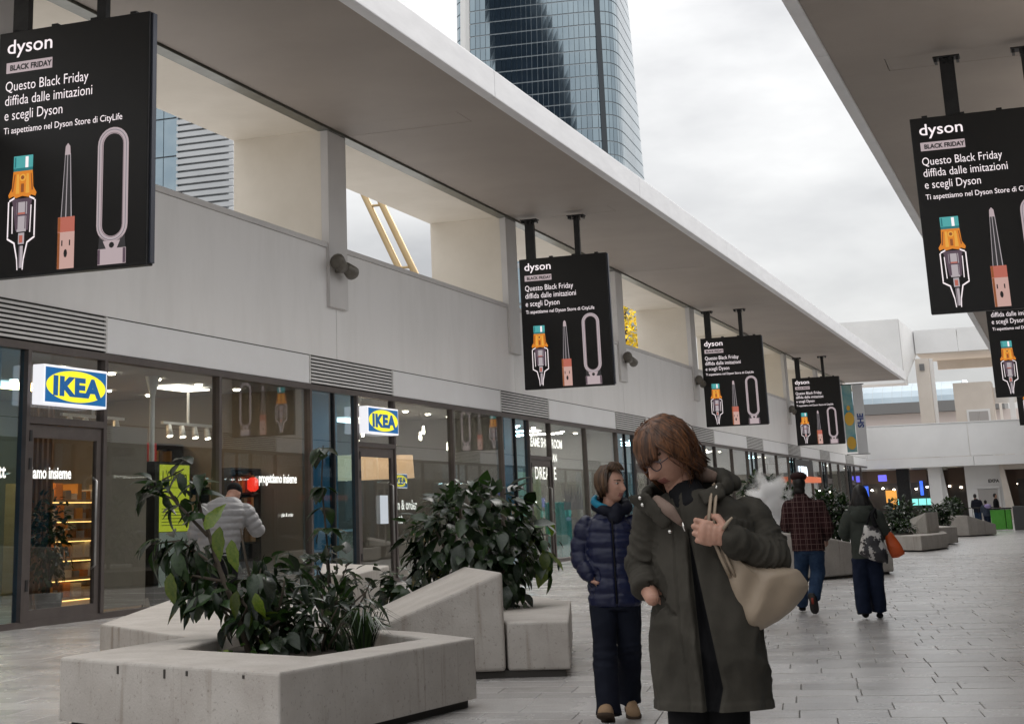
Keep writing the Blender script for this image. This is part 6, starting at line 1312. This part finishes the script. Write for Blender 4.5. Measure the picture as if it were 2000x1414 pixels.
mr = n.nodes.new('ShaderNodeMapRange'); mr.inputs['From Min'].default_value = -.35; mr.inputs['From Max'].default_value = .45; mr.inputs['To Min'].default_value = 0.0; mr.inputs['To Max'].default_value = 60; lk(sb.outputs[0], mr.inputs['Value']); lk(mr.outputs[0], pvn.inputs['Density']); lk(pvn.outputs[0], vo.inputs['Volume'])
o = finish(sm, 'vapour_cloud', vm, None); o['kind'] = 'stuff'; o['label'] = 'white puff of exhaled vapour left of the man in the cap'; o['category'] = 'smoke'

# ------------------------------------------------------------------ woman in hooded parka seen from behind
t = person('long haired woman in grey green hooded parka and navy trousers walking away', (-2.47, 21.1), 6.7)
HC = Vector((.005, .03, 1.43)); HR = Rz(185) @ Rx(8)
mb = MB(); head_pts(mb, HC, HR, 1.0); limb(mb, [(0, .01, 1.22), (0, .02, 1.32)], [.06, .055]); loft(mb, [(0, 0, .8, .12, .09), (0, 0, 1.0, .11, .08), (0, 0, 1.18, .13, .08), (0, 0, 1.25, .08, .06)])
limb(mb, [(-.15, 0, 1.18), (-.22, .02, .98), (-.17, .16, .98)], [.04, .035, .026]); limb(mb, [(.17, 0, 1.18), (.24, .02, .98), (.2, .15, .95)], [.04, .035, .026]); hand_pts(mb, (-.17, .16, .98), (.2, .7, .3), (.6, 0, -.6), (.5, .3, .5), .95, (50, 60, 30)); hand_pts(mb, (.2, .15, .95), (-.2, .7, .3), (-.6, 0, -.6), (-.5, .3, .5), .95, (50, 60, 30))
limb(mb, [(-.07, 0, .75), (-.08, .02, .4), (-.07, -.04, .1)], [.07, .05, .035]); limb(mb, [(.085, 0, .75), (.09, .06, .4), (.1, .1, .08)], [.07, .05, .035]); finish(vol_mesh(mb, .009, 2, .4), 'body', SK1, t)
mb = MB(); loft(mb, [(.03, 0, .62, .185, .125), (.03, 0, .85, .178, .125), (.02, 0, 1.0, .172, .12), (.015, 0, 1.15, .18, .115), (.015, .005, 1.23, .15, .10), (.01, .01, 1.29, .08, .07)], 24)
limb(mb, [(-.15, .0, 1.19), (-.225, .01, 1.0), (-.18, .13, .99)], [.08, .072, .055]); limb(mb, [(.18, .0, 1.19), (.245, .01, 1.0), (.21, .12, .96)], [.08, .072, .055]); finish(vol_mesh(mb, .012, 3), 'parka', F_GREENP, t, folds(.010), None, .70)
mb = MB(); ball(mb, (.0, -.10, 1.20), (.13, .065, .085), 18); limb(mb, [(-.10, -.02, 1.27), (-.02, -.10, 1.25), (.10, -.03, 1.27)], [.05, .06, .05]); finish(vol_mesh(mb, .011, 2), 'hood', F_GREENP, t, folds(.012))
mb = MB(); loft(mb, [(.02, 0, .78, .15, .11), (.02, 0, .68, .155, .115)]); limb(mb, [(-.065, 0, .70), (-.082, .0, .4), (-.075, -.03, .07)], [.10, .088, .088], 14, False); limb(mb, [(.095, 0, .70), (.095, .05, .4), (.10, .10, .08)], [.10, .088, .088], 14, False); finish(vol_mesh(mb, .011, 3), 'trousers', F_CHAR, t, folds(.010))
child(shoe(MB(), (-.072, -.09, .13), (-.065, .11, .02), 1, .045, .075), 'shoe', F_DARKT, t); child(shoe(MB(), (.10, .07, .02), (.10, .29, .02), 1, .045, .075), 'shoe', F_DARKT, t)
rr = random.Random(33); mb = MB(); ball(mb, HC + Vector((0, -.01, .015)), (.092, .105, .128), 22)
for k in range(110):
    a = rr.uniform(-1.0, 1.0); x0 = .085 * math.sin(a * 1.45); y0 = -.10 * math.cos(a * 1.2); sp = rr.uniform(.9, 1.5); side = 1 if a > 0 else -1; out = abs(a) ** 2 * rr.uniform(.3, 1.0)
    mb.tube([HC + Vector((x0 * .3, y0 * .35, .125)), HC + Vector((x0 * .9, y0 * .95, .06)), HC + Vector((x0 * 1.12, y0 * 1.12, -.03)), HC + Vector((x0 * sp + side * out * .03, y0 * 1.15, -.12)), HC + Vector((x0 * sp * 1.15 + side * out * .09, y0 * (1.1 - .3 * out), -.20 - rr.uniform(0, .08)))], [.008, .015, .016, .013, .003], 6, flat=.6)
child(mb, 'hair', H_DARK, t)
# her bags
t = thing('shopping_bag', 'white and black printed shopping bag carried by the woman in the hooded parka', 'bag', (-2.35, 20.98, .64)); t.rotation_euler = (0, 0, R_(6.7)); ox = Vector((-.12, .12, -.64))
def pouch(T, out, cy, th, m, name, matfn=None):
    n = len(out); cx = sum(p[0] for p in out) / n; cz = sum(p[1] for p in out) / n; N = 40; rows = 8; vs = []; m2 = MB()
    def ol(u): f = u * n; i = int(f) % n; k = f - int(f); a, b = out[i], out[(i + 1) % n]; return a[0] + (b[0] - a[0]) * k, a[1] + (b[1] - a[1]) * k
    for side in (-1, 1):
        for r in range(rows + 1):
            q = r / rows
            for k in range(N):
                a, b = ol(k / N); x, z = cx + (a - cx) * q, cz + (b - cz) * q; d = (1 - q ** 3) ** .55 if q < 1 else 0; vs.append((x, cy + side * (th * d + .012 * ridge(x * 9 + side, z * 7, 2) * d), z))
    o_ = (rows + 1) * N
    fs = [((s_ * o_ + r * N + k, s_ * o_ + r * N + (k + 1) % N, s_ * o_ + (r + 1) * N + (k + 1) % N, s_ * o_ + (r + 1) * N + k) if s_ else (s_ * o_ + (r + 1) * N + k, s_ * o_ + (r + 1) * N + (k + 1) % N, s_ * o_ + r * N + (k + 1) % N, s_ * o_ + r * N + k)) for s_ in (0, 1) for r in range(rows) for k in range(N)]
    m2.add(vs, fs); return child(m2, name, m, T)
bagm = mat('bag_print', (.50, .48, .46), (.02, .018, .022), 7.5, .35, .2, bscale=30, mixr=(.47, .50), coord='obj', detail=3)
pouch(t, [(x - .12, z - .64) for x, z in ((.035, 1.09), (-.02, .93), (-.06, .77), (.0, .72), (.15, .66), (.27, .64), (.28, .78), (.22, 1.02), (.16, 1.08))], -.12, .07, bagm, 'pouch')
child(limb(MB(), [(-.06, -.10, .44), (.0, -.08, .58), (.06, .0, .63), (.07, .08, .5)], [.012] * 4, 8, False), 'handle', F_BLACK, t); child(limb(MB(), [(.05, -.12, .42), (.02, -.1, .56), (.06, .0, .63)], [.035, .02, .02], 8, False), 'handle', F_BLACK, t)
t = thing('shopping_bag', 'bright orange shopping bag hanging beside the printed bag', 'bag', (-2.15, 21.15, .69)); t.rotation_euler = (0, 0, R_(6.7))
pouch(t, [(x - .32, z - .69) for x, z in ((.215, 1.06), (.24, .95), (.26, .80), (.305, .695), (.38, .70), (.462, .745), (.43, .84), (.35, .97), (.28, 1.055))], 0, .05, mat('bag_orange', (.62, .10, .015), (.55, .075, .012), 4, .4, .15, bscale=20, coord='obj'), 'pouch'); child(limb(MB(), [(-.09, 0, .36), (-.10, .0, .44), (-.12, .04, .5)], [.008] * 3, 8, False), 'handle', mat('bag_cord', (.6, .45, .1), rough=.6), t)

# ------------------------------------------------------------------ man in grey puffer at the shop window, from behind
t = person('man in pale grey puffer jacket and dark cap at the shop window, seen from behind', (-10.03, 18.99), 27.7); t.scale = (1.1, 1.1, 1.03)
S_ = 1.04; HC = Vector((.06, .13, 1.665)); HR = Rz(165) @ Rx(48)
mb = MB(); head_pts(mb, HC, HR, 1.02); limb(mb, [(-.03, .04, 1.50), (.02, .08, 1.62)], [.065, .06]); loft(mb, [(-.1, 0, .9, .14, .1), (-.08, 0, 1.2, .14, .1), (-.05, .02, 1.45, .16, .1), (-.04, .03, 1.54, .09, .07)])
limb(mb, [(-.29, .0, 1.46), (-.38, .03, 1.18), (-.33, .12, .95)], [.05, .04, .03]); limb(mb, [(.20, .03, 1.44), (.33, .08, 1.21), (.26, .28, 1.30)], [.05, .04, .03]); hand_pts(mb, (-.33, .12, .95), (.1, .3, -.9), (.1, .9, .2), (.9, -.1, 0), 1, (20, 25, 15)); hand_pts(mb, (.26, .28, 1.30), (-.4, .1, .8), (.3, .8, 0), (-.6, -.5, 0), 1, (20, 30, 20))
limb(mb, [(-.17, 0, .9), (-.18, .02, .5), (-.18, .0, .08)], [.085, .06, .04]); limb(mb, [(0, 0, .9), (.0, .02, .5), (.0, .02, .08)], [.085, .06, .04]); finish(vol_mesh(mb, .010, 2, .4), 'body', SK1, t)
mb = MB(); loft(mb, [(-.12, 0, .97, .235, .16), (-.11, 0, 1.1, .25, .165), (-.08, 0, 1.3, .265, .165), (-.055, .01, 1.46, .26, .15), (-.045, .03, 1.56, .20, .125), (-.02, .05, 1.62, .10, .09)], 24)
aR = [(-.29, .0, 1.47), (-.385, .02, 1.2), (-.345, .1, .98)]; aL = [(.19, .03, 1.46), (.33, .07, 1.21), (.27, .25, 1.27)]; limb(mb, aR, [.10, .09, .075]); limb(mb, aL, [.10, .09, .07])
sg_ = [(Vector(aR[0]), Vector(aR[1])), (Vector(aR[1]), Vector(aR[2])), (Vector(aL[0]), Vector(aL[1])), (Vector(aL[1]), Vector(aL[2]))]
finish(vol_mesh(mb, .012, 3), 'jacket', F_SILV, t, quilt(sg_, .2, .082, .013, .0, .10))
mb = MB(); loft(mb, [(-.1, 0, 1.02, .19, .13), (-.09, 0, .86, .19, .13)]); limb(mb, [(-.175, 0, .9), (-.18, .02, .5), (-.18, .0, .08)], [.11, .09, .08], 14, False); limb(mb, [(.005, 0, .9), (.0, .02, .5), (.0, .02, .08)], [.11, .09, .08], 14, False); finish(vol_mesh(mb, .013, 3), 'trousers', F_DARKT, t, folds(.01))
child(shoe(MB(), (-.18, -.05, .02), (-.19, .2, .02), 1, .05, .085), 'shoe', F_DARKT, t); child(shoe(MB(), (.0, -.03, .02), (.02, .22, .02), 1, .05, .085), 'shoe', F_DARKT, t)
mb = MB(); ball(mb, HC + HR @ Vector((0, .012, .045)), (.094, .112, .085), 18, HR); ball(mb, HC + HR @ Vector((0, -.10, .05)), (.07, .07, .012), 14, HR); finish(vol_mesh(mb, .008, 2), 'cap', F_DARKT, t)
# ------------------------------------------------------------------ distant people
def distant(label, O, phi, h, top, low, face, seedv, lean=0):
    t = person(label, O, phi); s = h / 1.7; r_ = random.Random(seedv); HC = Vector((lean, 0, 1.58 * s)); HR = Rz(face)
    mb = MB(); head_pts(mb, HC, HR, s); limb(mb, [(0, 0, 1.36 * s), (lean, 0, 1.48 * s)], [.06, .055]); loft(mb, [(0, 0, .85 * s, .12, .09), (0, 0, 1.2 * s, .13, .09), (0, 0, 1.38 * s, .09, .07)])
    for sg in (-1, 1): limb(mb, [(sg * .17, 0, 1.32 * s), (sg * .23, .02, 1.08 * s), (sg * .17, -.12, .98 * s)], [.045, .04, .03]); hand_pts(mb, (sg * .17, -.12, .98 * s), (-sg * .3, -.6, .2), (-sg * .5, 0, -.7), (-sg * .5, .5, 0), 1, (40, 40, 20)); limb(mb, [(sg * .09, 0, .84 * s), (sg * .09, -.02 * sg, .45 * s), (sg * .09, .04 * sg, .08)], [.08, .055, .04])
    finish(vol_mesh(mb, .016, 1), 'body', SK1, t)
    mb = MB(); loft(mb, [(0, 0, .78 * s, .19, .14), (0, 0, 1.05 * s, .19, .14), (0, 0, 1.28 * s, .20, .13), (0, 0, 1.38 * s, .14, .1), (lean * .5, 0, 1.45 * s, .08, .07)], 18)
    for sg in (-1, 1): limb(mb, [(sg * .18, 0, 1.32 * s), (sg * .24, .02, 1.08 * s), (sg * .18, -.1, .99 * s)], [.08, .07, .055])
    finish(vol_mesh(mb, .02, 2), 'coat', top, t, folds(.008)); mb = MB()
    for sg in (-1, 1): limb(mb, [(sg * .085, 0, .84 * s), (sg * .09, -.02 * sg, .45 * s), (sg * .09, .04 * sg, .07)], [.10, .08, .07], 12, False); child(shoe(MB(), (sg * .09, .05 * sg + .05, .02), (sg * .10, .05 * sg - .19, .02)), 'shoe', F_DARKT, t)
    finish(vol_mesh(mb, .02, 2), 'trousers', low, t, folds(.008)); mb = MB(); ball(mb, HC + HR @ Vector((0, .02, .02)), (.088 * s, .1 * s, .115 * s), 16, HR); child(mb, 'hair', H_DARK, t)
distant('stooping person in dark navy coat leaning at the far railing', (-4.85, 91.5), 183, 1.68, fabric('coat_midnight', (.012, .013, .022), (.02, .02, .032)), F_DENIM, 0, 1, .05)
distant('person in black coat behind the green bin', (-3.75, 88.0), 90, 1.66, F_BLACK, F_CHAR, -30, 2)
distant('person in denim jacket with lilac scarf next to the green bin', (-4.05, 84.0), 150, 1.35, fabric('denim_dark', (.03, .04, .06), (.05, .06, .09)), F_CHAR, 20, 3)
tag(child(ball(MB(), (-3.95, 83.6, 1.08), (.16, .12, .10), 12), 'scarf', fabric('lilac_knit', (.32, .26, .50), (.4, .33, .58)), None), 'lilac scarf bundle held above the green bin', 'scarf')
distant('dark figure beside the orange poster at the far pillar', (-12.9, 128.0), 200, 1.7, F_BLACK, F_DARKT, 10, 4)
